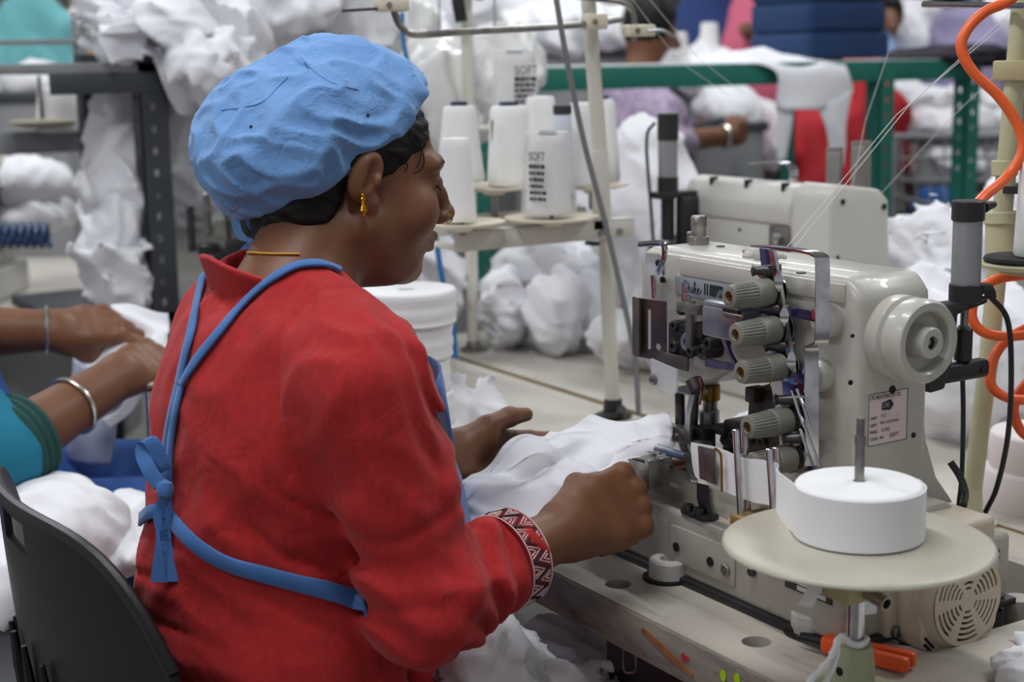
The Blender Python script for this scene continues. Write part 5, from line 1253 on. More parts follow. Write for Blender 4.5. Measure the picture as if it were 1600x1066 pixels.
def bagged(x, yt, yb, wb, wt, X, label, px_off):
    t, b_, h_, D_ = thread_cone(x, yt+6, yb, wb-6, wt-6, X, label)
    k = D_/FPX; n = 40
    def fn(P):
        q = P-b_.astype(np.float32); tt = np.clip(q[:, 2]/h_, 0, 1); rr = (wb/2*(1-tt)+wt/2*tt)*k+.004
        d = np.sqrt(q[:, 0]**2+q[:, 1]**2)-rr-.0016*folds(P*A3(1, 1, .4), .02, 2)
        return smax(smax(d, q[:, 2]-h_-.006, .006), -q[:, 2]+.001, .004)
    V_, F_ = isosurf(fn, b_-np.array([.06, .06, .0]), b_+np.array([.06, .06, h_+.02]), .003)
    objnp('plastic_bag', V_, F_, M_PLASTICBAG, t)
    # printed columns: letters set along the bag
    for j, (s_, sz, v) in enumerate((('SOFT', 19, .70), ('', 13, .60), ('', 11, .52), ('', 11, .44), ('', 10, .36), ('', 10, .28), ('', 10, .20))):
        p = at(x+px_off-10, yt+(yb-yt)*(1-v), D_-.05); g = np.array([p[0]-b_[0], p[1]-b_[1]]); g /= np.linalg.norm(g); rr = (wb/2*(1-v)+wt/2*v)*k+.0068
        o = (b_[0]+g[0]*rr, b_[1]+g[1]*rr, b_[2]+h_*v); M_ = plane_m(o, (-g[1], g[0], 0), (0, 0, 1))
        if s_: text('bag_print', s_, sz*k, M_, M_PRINT, t, .0002, 0, .8)
        else:      # small print too blurred to read: short ink dashes
            bm = B(); u = 0.
            for q in range(5): w_ = (2.5+1.8*((q*7+j*3) % 4))*k; box(bm, (u, 0, 0), (u+w_, sz*.5*k, .0002), 0, 2, M_); u += w_+1.2*k
            tag(obj('bag_small_print', bm, M_PRINT, t), kind='stuff')
    return t
bagged(857, 205, 334, 80, 62, FX, 'plastic wrapped thread cone with black print, front of the stand', -30)
bt_ = bagged(806, 78, 190, 70, 56, BX-.22, 'plastic wrapped thread cone with black print, upper one near the green shelf', 8)
# grey power cord hanging past the stand
bm = B(); tube(bm, smoothpath([onX(866, -20, FX+.06), onX(885, 90, FX+.06), onX(912, 220, FX+.06), onX(946, 350, FX+.06), onX(972, 460, FX+.06), onX(992, 560, FX+.06), onX(998, 648, FX+.06)], 8), .0042, 10)
tag(obj('power_cord', bm, mat('grey_cord', '77787a', .5)), 'grey power cord hanging in front of the white stand pole', 'cord')
# stand post of the table behind with its own foot
t = thing('thread_stand', onz(740, 548, TZ), 'slim white post standing on the rear table, left of the green rack legs', 'thread stand', 'thread stands')
b0 = onz(740, 548, TZ); bm = B(); cyl(bm, b0, (b0[0], b0[1], 1.62), .0115, seg=14); obj('pole', bm, M_POST, t)
bm = B(); lathe(bm, [(.028, 0), (.028, .004), (.015, .010), (.0118, .02)], b0, seg=20); obj('pole_foot', bm, M_STEEL, t)
bm = B(); box(bm, (b0[0]-.02, b0[1]-.06, 1.44), (b0[0]+.02, b0[1]+.06, 1.46), .004); obj('top_clamp', bm, M_CREAM, t)
bm = B(); tube(bm, smoothpath([(b0[0]+.02, b0[1]-.03, 1.47), (b0[0]+.03, b0[1]-.035, 1.42), (b0[0]+.03, b0[1]-.028, 1.38)], 5), .012, 8); tube(bm, smoothpath([(b0[0]+.02, b0[1]+.02, 1.47), (b0[0]+.03, b0[1]+.012, 1.42)], 5), .008, 8); obj('black_tassel', bm, M_BLACK, t)
bc_ = ORG[bt_.name_full]; bm = B(); lathe(bm, [(0, -.012), (.02, -.012), (.05, -.003), (.052, -.0005), (0, -.0005)], bc_, seg=28, cap=False); obj('cone_disc', bm, M_CREAM, t)
bm = B(); tube(bm, [(b0[0], b0[1], bc_.z-.02), (bc_.x, bc_.y, bc_.z-.012)], .007, 8); obj('disc_arm', bm, M_POST, t)
# blue air hoses hanging behind
for k, (pts, D) in enumerate(((((628, 20), (630, 60), (640, 120), (650, 200)), 2.9), (((678, 350), (690, 430), (706, 500), (712, 560)), 2.6))):
    bm = B(); tube(bm, smoothpath([at(*q, D) for q in pts], 6), .005, 8); tag(obj('air_hose', bm, mat('blue_hose', '1f6fae', .4)), 'blue air hose hanging ' + ('above her cap by the stand' if k == 0 else 'between her chin and the green rack leg'), 'hose')
# stack of tape rolls on the table behind her shoulder
c = at(630, 452, 2.15)
sx, sy = c[0], c[1]; kr = 2.15/FPX; z = TZ; rolls = [.052, .050, .052, .050, .0]
zt = at(630, 450, 2.15)[2]; n_ = 5; hh = (zt-TZ)/n_
for i in range(n_):
    r = (.070, .067, .069, .066, .0655)[n_-1-i] if i else .069
    ox, oy = .004*math.sin(i*2.1), .004*math.cos(i*1.7)
    bm = B(); prof = [(.012, 0.0005), (r-.002, .0005), (r, .003)]+[(r+.0012*math.sin(j*1.9+i), hh*(.1+.8*j/6)) for j in range(7)]+[(r, hh-.003), (r-.002, hh-.0003)]+[(r-.004-.006*j, hh-.0003+.0006*(j % 2)) for j in range(1, 8)]+[(.012, hh-.002), (.012, .0005)]
    lathe(bm, prof, (sx+ox, sy+oy, TZ+i*hh), seg=48, cap=False)
    tag(obj('tape_roll', bm, M_TAPE, None, 60, (sx+ox, sy+oy, TZ+i*hh)), ('top roll', 'second roll from the top', 'middle roll', 'second roll from the bottom', 'bottom roll')[n_-1-i]+' in the stack of white tape behind her shoulder', 'tape roll', 'rolls of white tape')
# ------------------------------------------------------------------ second machine (seen from its back)
MC = at(1300, 285, 2.33); mx, my, mz = MC
def bgmachine(origin, label):
    """large machine head, column at the +x end; origin on the table"""
    ox, oy = origin[0], origin[1]; h = .362
    t = thing('sewing_machine', (ox, oy, TZ), label, 'sewing machine', 'sewing machines')
    m_ = mat('grey_white_enamel', 'cbc9c3', .38, var='c3c0b9', vscale=6, bump=.05, bscale=400)
    def pt(name, m, f, par=t, ang=40): bm = B(); f(bm); return obj(name, bm, m, par, ang)
    pt('base', m_, lambda bm: box(bm, (ox-.43, oy-.03, TZ+.0005), (ox+.02, oy+.17, TZ+.075), .008, 3))
    pt('column', m_, lambda bm: prism(bm, [(0, .07), (0, h-.03), (.006, h-.012), (.02, h), (.105, h-.012), (.125, h-.03), (.133, h-.16), (.118, .07)], (ox-.085, oy-.005, TZ), (0, 1, 0), (0, 0, 1), (.088, 0, 0), .007, 3))
    pt('arm', m_, lambda bm: prism(bm, [(0, .17), (0, h-.065), (.004, h-.03), (.03, h-.012), (.10, h-.012), (.112, h-.03), (.112, .17)], (ox-.37, oy, TZ), (0, 1, 0), (0, 0, 1), (.30, 0, 0), .008, 3))
    lidb = pt('arm_lid', m_, lambda bm: prism(bm, [(-.004, h-.072), (-.004, h-.04), (.012, h-.010), (.04, h-.004), (.04, h-.072)], (ox-.365, oy, TZ), (0, 1, 0), (0, 0, 1), (.275, 0, 0), .006, 3))
    for k in range(3): pt('lid_notch', M_DARK, lambda bm: box(bm, (ox-.30+.09*k, oy+.004, TZ+h-.0175), (ox-.297+.09*k, oy+.02, TZ+h-.0045)), lidb)
    pt('hinge_plate', M_STEEL, lambda bm: box(bm, (ox-.135, oy-.008, TZ+.19), (ox-.09, oy+.002, TZ+.29), .002))
    for y_, z_, r_ in ((-.009, .27, .009), (-.009, .215, .008)): pt('hinge_bolt', M_CHROME, lambda bm: lathe(bm, [(r_, 0), (r_, .008), (r_*.6, .01), (0, .01)], (ox-.11, oy+y_, TZ+z_), (0, -1, 0), 14))
    for x_, z_, r_ in ((-.16, .235, .008), (-.235, .23, .006), (-.215, .275, .003), (-.20, .195, .007)): pt('screw_hole', M_DARK, lambda bm: cyl(bm, (ox+x_, oy+.002, TZ+z_), (ox+x_, oy-.0015, TZ+z_), r_, seg=14))
    for y_, z_, r_ in ((.02, .335, .0045), (.108, .322, .005), (.095, .205, .009), (.03, .235, .004), (.012, .25, .003), (.02, .195, .004)): pt('screw_hole', M_DARK, lambda bm: cyl(bm, (ox+.001, oy+y_, TZ+z_), (ox+.0045, oy+y_, TZ+z_), r_, seg=14))
    hd = pt('cover_handle', m_, lambda bm: box(bm, (ox+.002, oy+.055, TZ+.13), (ox+.014, oy+.088, TZ+.175), .004))
    pt('bed', m_, lambda bm: box(bm, (ox-.42, oy, TZ+.074), (ox-.02, oy+.12, TZ+.112), .008, 3))
    pt('cloth_plate', M_STEEL, lambda bm: box(bm, (ox-.40, oy+.0, TZ+.113), (ox-.10, oy+.11, TZ+.117), .001))
    pt('lever', M_STEEL, lambda bm: tube(bm, smoothpath([(ox-.30, oy-.02, TZ+.14), (ox-.25, oy-.022, TZ+.225), (ox-.19, oy-.022, TZ+.20), (ox-.10, oy-.022, TZ+.165)], 5), .004, 8))
    # pneumatic lifter at the far left end
    cx, cy = ox-.345, oy-.05
    c_ = pt('air_cylinder', mat('grey_anodised', ''), lambda bm: cyl(bm, (cx, cy, TZ+.355), (cx, cy, TZ+.425), .0165, seg=20))
    pt('cylinder_cap', M_BLACK, lambda bm: cyl(bm, (cx, cy, TZ+.42), (cx, cy, TZ+.465), .0180, seg=20), c_)
    pt('cylinder_base', M_BLACK, lambda bm: (cyl(bm, (cx, cy, TZ+.33), (cx, cy, TZ+.358), .0180, seg=20), cyl(bm, (cx, cy, TZ+.25), (cx, cy, TZ+.335), .012, seg=14)), c_)
    pt('lifter_bracket', M_BLACK, lambda bm: (box(bm, (cx+.004, cy+.01, TZ+.22), (cx+.028, cy+.06, TZ+.325), .008), box(bm, (cx-.012, cy-.03, TZ+.322), (cx+.02, cy+.05, TZ+.334), .003), box(bm, (cx-.012, cy-.04, TZ+.215), (cx+.014, cy+.03, TZ+.245), .01)), c_)
    pt('adjusting_knob', M_BLACK, lambda bm: cyl(bm, (cx+.05, cy+.02, TZ+.20), (cx+.09, cy-.01, TZ+.195), .02, seg=18, ch=.003))
    pt('air_line', M_BLACK, lambda bm: tube(bm, smoothpath([(cx-.01, cy-.02, TZ+.45), (cx-.02, cy-.03, TZ+.42), (cx, cy-.035, TZ+.30), (cx+.01, cy-.03, TZ+.16)], 5), .003, 6), c_)
    return t
mc2 = bgmachine((mx, my), 'grey white machine head behind the nearest machine, seen from its back')
# chrome thread guide and grey angle brackets on its top
zt = TZ+.352
c = onX(1238, 243, mx-.17); bm = B(); box(bm, (c[0]-.03, my+.035, zt-.002), (c[0]+.03, my+.075, zt+.002), .001); strip(bm, smoothpath([(c[0]-.06, my+.04, zt+.030), (c[0]-.01, my+.05, zt+.034), (c[0]+.02, my+.055, zt+.026), (c[0]+.022, my+.055, zt)], 5), Vector((0, .02, 0)), (0, 0, 1), .002); obj('top_guide', bm, M_CHROME, mc2)
c = onX(1360, 262, mx-.03)
for y0, w_, hgt in ((.045, .04, .070), (.098, .055, .078)):
    bm = B(); box(bm, (mx-.05, my+y0-.012, TZ+.345), (mx-.047, my+y0+w_*.55, TZ+.345+hgt), .001); box(bm, (mx-.05, my+y0-.012, TZ+.345), (mx-.02, my+y0-.009, TZ+.345+hgt*.9), .001); obj('angle_bracket', bm, mat('grey_bracket', '8a8782', .45, metal=.3), mc2)
# threads running up to the stand
ends = [((1242, 386, 1.60), (1420, 165, 1.75), (1600, 0, 1.9)), ((1228, 388, 1.60), (1400, 180, 1.75), (1600, 12, 1.9)), ((1330, 300, 2.2), (1352, 190, 2.2), (1392, 70, 2.2)), ((1370, 310, 2.2), (1480, 190, 2.1), (1600, 75, 2.0)), ((985, -5, 2.3), (1060, 95, 2.35), (1140, 150, 2.4)), ((1012, -5, 2.3), (1090, 90, 2.35), (1160, 145, 2.4))]
wh = ('nearest of the pair running from the needle guard up to the right', 'second of the pair running from the needle guard up to the right', 'rising steeply from the angle bracket of the second machine', 'running from the second machine to the right stand', 'left one crossing the green shelf beam', 'right one crossing the green shelf beam')
for e, w_ in zip(ends, wh):
    bm = B(); tube(bm, [at(*q) for q in e], .00045, 5); tag(obj('thread', bm, mat('thread_white', 'dcdcdc', .6)), 'taut white thread, '+w_, 'thread', 'white threads')
# ------------------------------------------------------------------ right thread stand, cone, hose
rs = thing('thread_stand', (-1.20, 1.385, TZ), 'yellowed cream thread stand pole at the right edge with orange hose around it', 'thread stand', 'thread stands')
PY = 1.385
bm = B(); tube(bm, [onY(1519, 770, PY), onY(1545, 560, PY), onY(1558, 420, PY), onY(1575, 240, PY), onY(1592, 60, PY), onY(1600, -40, PY)], .0112, 14); obj('pole', bm, M_POST2, rs)
pz = onY(1519, 770, PY); bm = B(); lathe(bm, [(.03, 0), (.03, .006), (.014, .012), (.0114, pz[2]-TZ+.01)], (pz[0], PY, TZ), seg=18); obj('pole_foot', bm, M_POST2, rs)
for y0, y1, r in ((345, 398, .0165), (250, 275, .015), (330, 350, .019)):
    a, b = onY(1566+(300-y0)*.08, y1, PY), onY(1566+(300-y0)*.08, y0, PY); bm = B(); cyl(bm, a, b, r, seg=18, ch=.0015); obj('collar', bm, M_POST2, rs)
bm = B(); c = onY(1583, 110, PY); box(bm, (c[0]-.016, PY-.016, c[2]-.011), (c[0]+.03, PY+.012, c[2]+.011), .002); obj('clamp_block', bm, mat('tan_plastic', ''), rs)
bm = B(); tube(bm, [onY(1443, 7, PY-.02), onY(1520, 8, PY-.02), onY(1620, 10, PY-.02)], .0038, 10); obj('guide_rod', bm, M_CHROME, rs)
c = onY(1600, 412, PY-.06); bm = B(); lathe(bm, [(0, -.004), (.045, -.004), (.046, 0), (.045, .002), (0, .002)], c, seg=36, cap=False); obj('cone_disc', bm, M_POST2, rs)
bm = B(); lathe(bm, [(.041, .002), (.043, .005), (.041, .008), (0, .008)], c, seg=36); obj('felt_pad', bm, mat('black_felt', '2b2b2e', .95, bump=.6, bscale=600), rs)
bm = B(); c2 = onY(1598, 300, PY+.02); lathe(bm, [(.03, 0), (.03, .008), (0, .008)], c2, seg=24); obj('felt_pad', bm, mat('black_felt', ''), rs)
bm = B(); box(bm, (c[0]-.03, PY-.065, c[2]-.014), (c[0]+.02, PY+.005, c[2]-.004), .002); obj('disc_arm', bm, M_POST2, rs)
t = thing('thread_cone', (c[0], c[1], c[2]+.008), 'white thread cone on a black felt pad at the right edge', 'thread cone', 'cones of white thread')
tp = onY(1600, 247, PY-.06)[2]; bm = B(); cone_mesh(bm, .0275, .024, tp-c[2]-.008); bmesh.ops.translate(bm, verts=bm.verts, vec=(c[0]+.012, c[1]+.01, c[2]+.008)); obj('thread', bm, M_CONE, t, 50)
M_OR = mat('orange_hose', 'f0642a', .38)
hz = smoothpath([at(*q) for q in ((1605, -25, 1.62), (1575, 2, 1.62), (1540, 18, 1.62), (1512, 45, 1.62), (1502, 75, 1.62), (1520, 112, 1.62), (1560, 150, 1.62), (1590, 195, 1.62), (1598, 235, 1.62), (1575, 275, 1.62), (1540, 305, 1.60), (1528, 318, 1.59))], 7)
bm = B(); tube(bm, hz, .0058, 12); tag(obj('air_hose', bm, M_OR), 'orange air hose curving down into the top of the air cylinder', 'hose', 'orange air hoses')
for k, pts in enumerate((((1640, 425), (1600, 430), (1560, 436), (1530, 455), (1518, 490), (1530, 515), (1560, 525), (1600, 524), (1640, 518)), ((1640, 500), (1600, 515), (1565, 540), (1548, 575), (1550, 605), (1575, 622), (1605, 625), (1640, 622)), ((1640, 570), (1605, 598), (1585, 630), (1588, 660), (1605, 682), (1640, 695)))):
    bm = B(); tube(bm, smoothpath([at(q[0], q[1], 1.70+.02*k) for q in pts], 7), .0058, 12)
    tag(obj('air_hose', bm, M_OR), ('upper', 'middle', 'lowest')[k]+' loop of coiled orange air hose beside the black air line', 'hose', 'orange air hoses')
# tape rolls and cloth on the rear table, right edge
c = onz(1585, 800, TZ); 
for i, (r, dz) in enumerate(((.072, .05), (.066, .045))):
    z0 = TZ+(.0 if i == 0 else .05)
    bm = B(); lathe(bm, [(.012, 0), (r-.002, 0), (r, .004), (r+.001, dz*.5), (r, dz-.004), (r-.003, dz)]+[(r-.003-.006*j, dz+.0006*(j % 2)) for j in range(1, 9)]+[(.012, dz), (.012, 0)], (c[0], c[1]+.05, z0), seg=44, cap=False)
    tag(obj('tape_roll', bm, mat('pinkish_tape', 'eae0e2', .8, bump=.3, bscale=700), None, 60), ('lower' if i == 0 else 'upper')+' pinkish white tape roll at the right edge behind the motor', 'tape roll', 'rolls of white tape')
# ------------------------------------------------------------------ white cloth around the second machine
def heap_px(x, y, D, rx, ry, rd, label, **kw):
    """garment heap: centre pixel and depth, half sizes in pixels across and down and metres in depth"""
    c = at(x, y, D); k = D/FPX
    kw.setdefault('rot', math.atan2(_R0[1], _R0[0]))
    if D > 4.5 and c[2]-ry*k > .25:       # far heaps stand in tall grey bins
        hw = max(.12, min(rx*k*.8, .3)); zt = c[2]-ry*k*.45
        b = thing('garment_bin', (c[0], c[1], 0), ' '.join(('grey bin under the '+label).split()[:16]), 'bin', 'garment bins')
        M_ = Matrix.Translation((c[0], c[1], 0)) @ Matrix.Rotation(kw['rot'], 4, 'Z')
        bm = B(); box(bm, (-hw, -.13, 0), (hw, .13, zt), .02, 2, M_); obj('body', bm, M_GREYM, b)
        bm = B(); box(bm, (-hw-.012, -.142, zt-.03), (hw+.012, .142, zt), .008, 2, M_); obj('rim', bm, M_DGREY, b)
    return heap('garment', c, (rx*k, rd, ry*k), label, **kw)
heap_px(1010, 300, 2.9, 75, 110, .16, 'white bagged garments between the stand pole and the second machine', s=.10, amp=.022, res=.012, k=1)
for i, (x, y, D, rx, ry, lb) in enumerate(((800, 478, 3.0, 42, 62, 'rolled white garment in plastic, left end of the row under the thread stand'), (868, 486, 2.95, 44, 60, 'rolled white garment in plastic, middle of the row under the thread stand'), (925, 480, 3.0, 42, 62, 'rolled white garment in plastic, right end of the row under the thread stand'), (845, 425, 3.15, 75, 35, 'white garment slumped on top of the rolled ones under the thread stand'), (930, 420, 3.2, 50, 40, 'white garment behind the stand pole on top of the rolled ones'))):
    heap_px(x, y, D, rx, ry, .11, lb, s=.055, amp=.014, res=.009, k=i % 5)
heap_px(985, 520, 2.75, 70, 45, .10, 'low white bundle on the rear table beside the stand pole', s=.06, amp=.016, res=.010, k=3)
heap_px(1060, 440, 2.75, 70, 90, .14, 'white garments behind the left end of the nearest machine', s=.08, amp=.02, res=.011, k=0)
heap_px(1455, 400, 2.55, 75, 75, .12, 'translucent white garments right of the second machine', s=.06, amp=.022, res=.009, k=4)
heap_px(1500, 560, 2.25, 130, 120, .14, 'large white garment heap behind the orange hose loops', s=.08, amp=.022, res=.010, k=1)
heap_px(1590, 350, 2.6, 60, 110, .12, 'white garment heap at the right edge behind the cone', s=.08, amp=.02, res=.011, k=2)
heap_px(650, 430, 2.95, 75, 100, .12, 'white garments seen below her chin beside the blue hose', s=.08, amp=.02, res=.011, k=3)
# bags of cones hanging behind the stand
for (x, y, D, rx, ry, lb, k) in ((690, 150, 3.0, 70, 110, 'tall clear bag of white cones left of the slim post', 0), (775, 130, 3.05, 62, 90, 'clear bag of white cones right of the slim post', 2), (600, 60, 3.4, 90, 70, 'clear bag of white garments above her cap', 3)):
    c = at(x, y, D); kk = D/FPX; o = heap('plastic_bag', c, (rx*kk, .12, ry*kk), lb, m=mat('milky_bag', 'e2e2e0', .3, bump=.8, bscale=20, btype='wrinkle'), s=.09, amp=.016, k=k, res=.011, cat='bag', group='clear bags', rot=math.atan2(_R0[1], _R0[0]))
    bm = B(); cyl(bm, (c[0], c[1], c[2]+ry*kk*.7), (c[0], c[1], 4.2), .0025, seg=6); obj('hanging_cord', bm, M_GREYM, o)
# ------------------------------------------------------------------ green slotted rack
RX = -3.09; zb = onX(1205, 132, RX)[2]; zt_ = onX(1205, 99, RX)[2]
rk = thing('storage_rack', (RX, 2.6, 0), 'green slotted steel rack with a pale shelf, behind the second machine', 'rack', 'racks')
Ya, Yb = 1.80, 3.50
bm = B(); box(bm, (RX-.003, Ya, zb), (RX+.003, Yb, zt_), .001); box(bm, (RX-.04, Ya, zb), (RX, Yb, zb+.003)); obj('front_beam', bm, M_GREEN, rk)
bm = B(); box(bm, (RX-.403, Ya, zb), (RX-.397, Yb, zt_), .001); obj('back_beam', bm, M_GREEN, rk)
bm = B(); box(bm, (RX-.40, Ya, zt_-.004), (RX+.001, Yb, zt_+.003)); obj('shelf', bm, mat('pale_shelf', 'd3dde0', .5), rk)
bm = B(); box(bm, (RX-.40, Ya, .45), (RX+.001, Yb, .47)); obj('shelf', bm, mat('pale_shelf', ''), rk)
def slotted(x, y, z1, m, par, wy=.055, sx=-1, sy=1):
    bm = B(); hs = [circ(.028*sy, zz, .0055, 8, .009) for zz in np.arange(.10, z1-.05, .045)]
    plate(bm, [(0, 0), (wy*sy, 0), (wy*sy, z1), (0, z1)], hs, (x, y, 0), (0, 1, 0), (0, 0, 1), (sx*.003, 0, 0))
    plate(bm, [(0, 0), (sx*.05, 0), (sx*.05, z1), (0, z1)], [circ(sx*.026, zz, .0055, 8, .009) for zz in np.arange(.12, z1-.05, .045)], (x, y, 0), (1, 0, 0), (0, 0, 1), (0, sy*.003, 0))
    return obj('post', bm, m, par)
yp = onX(1372, 200, RX)[1]
for y_ in (Ya, yp, Yb-.06):
    slotted(RX+.004, y_, zt_, M_GREEN, rk); slotted(RX-.40, y_, zt_, M_GREEN, rk, sx=1)
# navy folded cloth and white drape on the shelf
for i, (y0, y1, w) in enumerate(((48, 93, 146), (0, 50, 138), (-40, 3, 132))):
    c = onX(1290-i*3, 70, RX-.12); z0, z1 = onX(1290, y1, RX-.02)[2], onX(1290, y0, RX-.02)[2]
    hw_ = w/2*4.2/FPX/.852
    bm = B(); box(bm, (RX-.27, c[1]-hw_, z0+.001), (RX-.02, c[1]+hw_, z1-.001), .018, 4)
    tag(obj('cloth_stack', bm, mat('navy_knit', '1f3a63', .9, bump=.6, bscale=120, stretch=(.3, .3, 2)), None, 60), ('bottom', 'middle', 'top')[i]+' bundle of folded navy cloth on the green rack', 'cloth bundle', 'navy bundles')
def drape(top, bot, label, thick=.003, amp=.01, s=.08, m=M_WHITE2, n=9, k=0):
    """cloth hanging from a line of top points to a line of bottom points, through optional middle lines"""
    rows = [top]+bot; G = upsample(rows, n); G = fold_disp(G, amp, s, k); return tag(sheet('garment', G, thick, m), label, 'garment', 'white garments')
X_ = RX+.012
drape([onX(1080, 93, RX-.20), onX(1150, 80, RX-.20), onX(1205, 78, RX-.20), onX(1270, 82, RX-.16), onX(1315, 92, RX-.14)],
      [[onX(1090, 96, RX-.05), onX(1150, 90, RX-.04), onX(1210, 95, RX-.03), onX(1275, 96, RX-.03), onX(1318, 97, RX-.03)],
       [onX(1205, 110, X_+.01), onX(1215, 112, X_+.01), onX(1240, 112, X_+.012), onX(1280, 110, X_+.01), onX(1322, 112, X_+.01)],
       [onX(1212, 170, X_+.01), onX(1228, 172, X_+.03), onX(1252, 172, X_+.03), onX(1290, 168, X_+.012), onX(1332, 142, X_+.01)]],
      'white garment draped over the front of the green shelf', amp=.008, s=.12)
drape([onX(1212, 160, X_+.012), onX(1222, 162, X_+.02), onX(1240, 163, X_+.02)], [[onX(1214, 200, X_+.01), onX(1226, 202, X_+.02), onX(1236, 200, X_+.02)], [onX(1215, 250, X_+.01), onX(1222, 252, X_+.012), onX(1228, 250, X_+.01)]], 'left trouser leg of the white garment hanging from the green shelf', amp=.004)
drape([onX(1275, 160, X_+.012), onX(1300, 160, X_+.02), onX(1330, 140, X_+.02)], [[onX(1290, 200, X_+.01), onX(1306, 200, X_+.02), onX(1322, 195, X_+.02)], [onX(1302, 260, X_+.01), onX(1310, 262, X_+.012), onX(1318, 258, X_+.01)]], 'right trouser leg of the white garment hanging from the green shelf', amp=.004, k=2)
heap_px(1470, 88, 4.4, 90, 10, .12, 'flat dark cloth lying on the right of the green shelf', m=mat('dark_plum_cloth', '2d2633', .9), s=.12, amp=.01, res=.014, cat='cloth', group='dark cloths')
# ------------------------------------------------------------------ people in the background
def figure(name, label, D, spec, cloth, res=.014, hairm=None, extra=None):
    """background figure: joints as pixels (x, y, depth offset); cloth and skin are separate surfaces"""
    J = {k: at(v[0], v[1], D+(v[2] if len(v) > 2 else 0)).astype(np.float32) for k, v in spec.items()}
    base = J['hip']; t = thing(name, (float(base[0]), float(base[1]), 0), label, 'person', 'people at work')
    def cl(P):
        d = chain(P, [J['hip'], J['chest'], J['sh']], [.16, .155, .11], .05)
        d = smin(d, chain(P, [J['shl'], J['sh'], J['shr']], [.065, .085, .065], .05), .06)
        for a, b in (('shr', 'er'), ('shl', 'el')):
            if b in J: d = smin(d, chain(P, [J[a], J[b]], [.062, .05]), .03)
        for a, b in (('er', 'wr'), ('el', 'wl')):
            if b in J: d = smin(d, chain(P, [J[a], .65*J[a]+.35*J[b]], [.05, .044]), .02)
        low = J['hip'].copy(); low[2] = .0
        d = smin(d, chain(P, [J['hip'], .5*J['hip']+.5*low], [.16, .14]), .05)
        d = smin(d, chain(P, [.5*J['hip']+.5*low, low+A3(0, 0, .1)], [.14, .10]), .05)
        return smax(d-.008*folds(P, .11, 1), .012-P[:, 2], .01)
    pts = np.stack(list(J.values())); lo = pts.min(0)-.22; hi = pts.max(0)+.22; lo[2] = -.01
    V_, F_ = isosurf(cl, lo, hi, res); objnp('clothing', V_, F_, cloth, t)
    def sk(P):
        d = chain(P, [J['sh'], J['head']], [.055, .055])
        d = smin(d, ell_d(P, J['head'], (.076, .085, .11)), .03)
        if 'nose' in J: d = smin(d, chain(P, [J['head'], J['nose']], [.06, .016]), .03)
        for a, b, c in (('er', 'wr', 'hr'), ('el', 'wl', 'hl')):
            if b in J:
                d = smin(d, chain(P, [J[a], J[b]], [.040, .028]), .02)
                if c in J:
                    h = unit(J[c]-J[b]); n = unit(np.cross(h, [0, 0, 1])); n = n if n@np.array([1., -.4, 0]) > 0 else -n
                    d = smin(d, hand_d(P, J[b], h, n, unit(np.cross(n, h)), ((.4, .5, .3),)*4, ((.012, .022, -.010), (.045, .038, -.02), (.072, .042, -.028), (.095, .038, -.034)), 1.05), .015)
        return d
    pts2 = np.stack([J[k] for k in J if k in ('sh', 'head', 'er', 'el', 'wr', 'wl', 'hr', 'hl', 'nose')]); lo = pts2.min(0)-.15; hi = pts2.max(0)+.15
    V_, F_ = isosurf(sk, lo, hi, res*.6); objnp('body', V_, F_, M_SKIN2, t)
    if hairm is not False:
        hd = J['head']; bk = unit(J['head']-J['nose']) if 'nose' in J else unit(-_Fh*.8+np.array([0, 0, .5]))
        def hf(P):
            d = ell_d(P, hd+A3(0, 0, .012), (.086, .094, .112)); q = (P-hd)@bk.astype(np.float32)
            return smax(d-.002*wnoise(P, .02, 1), -(q+.045+.5*(P[:, 2]-hd[2])), .02)
        V_, F_ = isosurf(hf, hd-.14, hd+.14, res*.8); objnp('hair', V_, F_, hairm or M_HAIR, t)
    return t, J
M_SKIN2 = mat('brown_skin_far', '80553d', .55, var='784e36', vscale=18)
t, J = figure('person', 'woman in lavender print with a pale bangle, sewing behind the green rack', 4.9, dict(hip=(980, 350), chest=(985, 250), sh=(992, 165), shr=(1045, 185, -.15), shl=(950, 175, .2), er=(1030, 225, -.25), wr=(1140, 212, -.15), hr=(1185, 195, 0), el=(1060, 215, .1), wl=(1130, 190, .15), hl=(1170, 172, .2), head=(1015, 42, 0), nose=(1058, 70, .06)), mat('lavender_print', '8f7a9c', .85, var='b3a5b8', vscale=60))
c = J['wr']; bm = B(); h = V3(unit(J['wr']-J['er'])); x, y, d_ = frame(h); tube(bm, [V3(c)-h*.02+(x*math.cos(2*PI*k/20)+y*math.sin(2*PI*k/20))*.034 for k in range(20)], .006, 8, closed=True); obj('bangle', bm, M_SILVER, t)
figure('person', 'person in a red top seen from behind, under the green shelf', 5.2, dict(hip=(1320, 290), chest=(1325, 210), sh=(1335, 130), shr=(1390, 170, -.1), shl=(1270, 170, .1), er=(1400, 250, 0), wr=(1330, 262, .2), el=(1245, 240, 0), head=(1340, 60, .1)), mat('red_top', 'b8242e', .85))
figure('person', 'person in a navy top with back turned at the top centre', 6.4, dict(hip=(1110, 160), chest=(1110, 75), sh=(1112, 5), shr=(1150, 25), shl=(1075, 25), er=(1160, 80), el=(1065, 80), head=(1112, -60)), mat('navy_top', '2a3f77', .85), res=.02)
figure('person', 'person in a pink top at the top, left of the navy bundles', 6.0, dict(hip=(1195, 150), chest=(1195, 70), sh=(1196, 0), shr=(1225, 15), shl=(1165, 15), er=(1185, 60, -.2), wr=(1165, 45, -.3), head=(1196, -60)), mat('pink_top', 'd76a86', .85), res=.02)
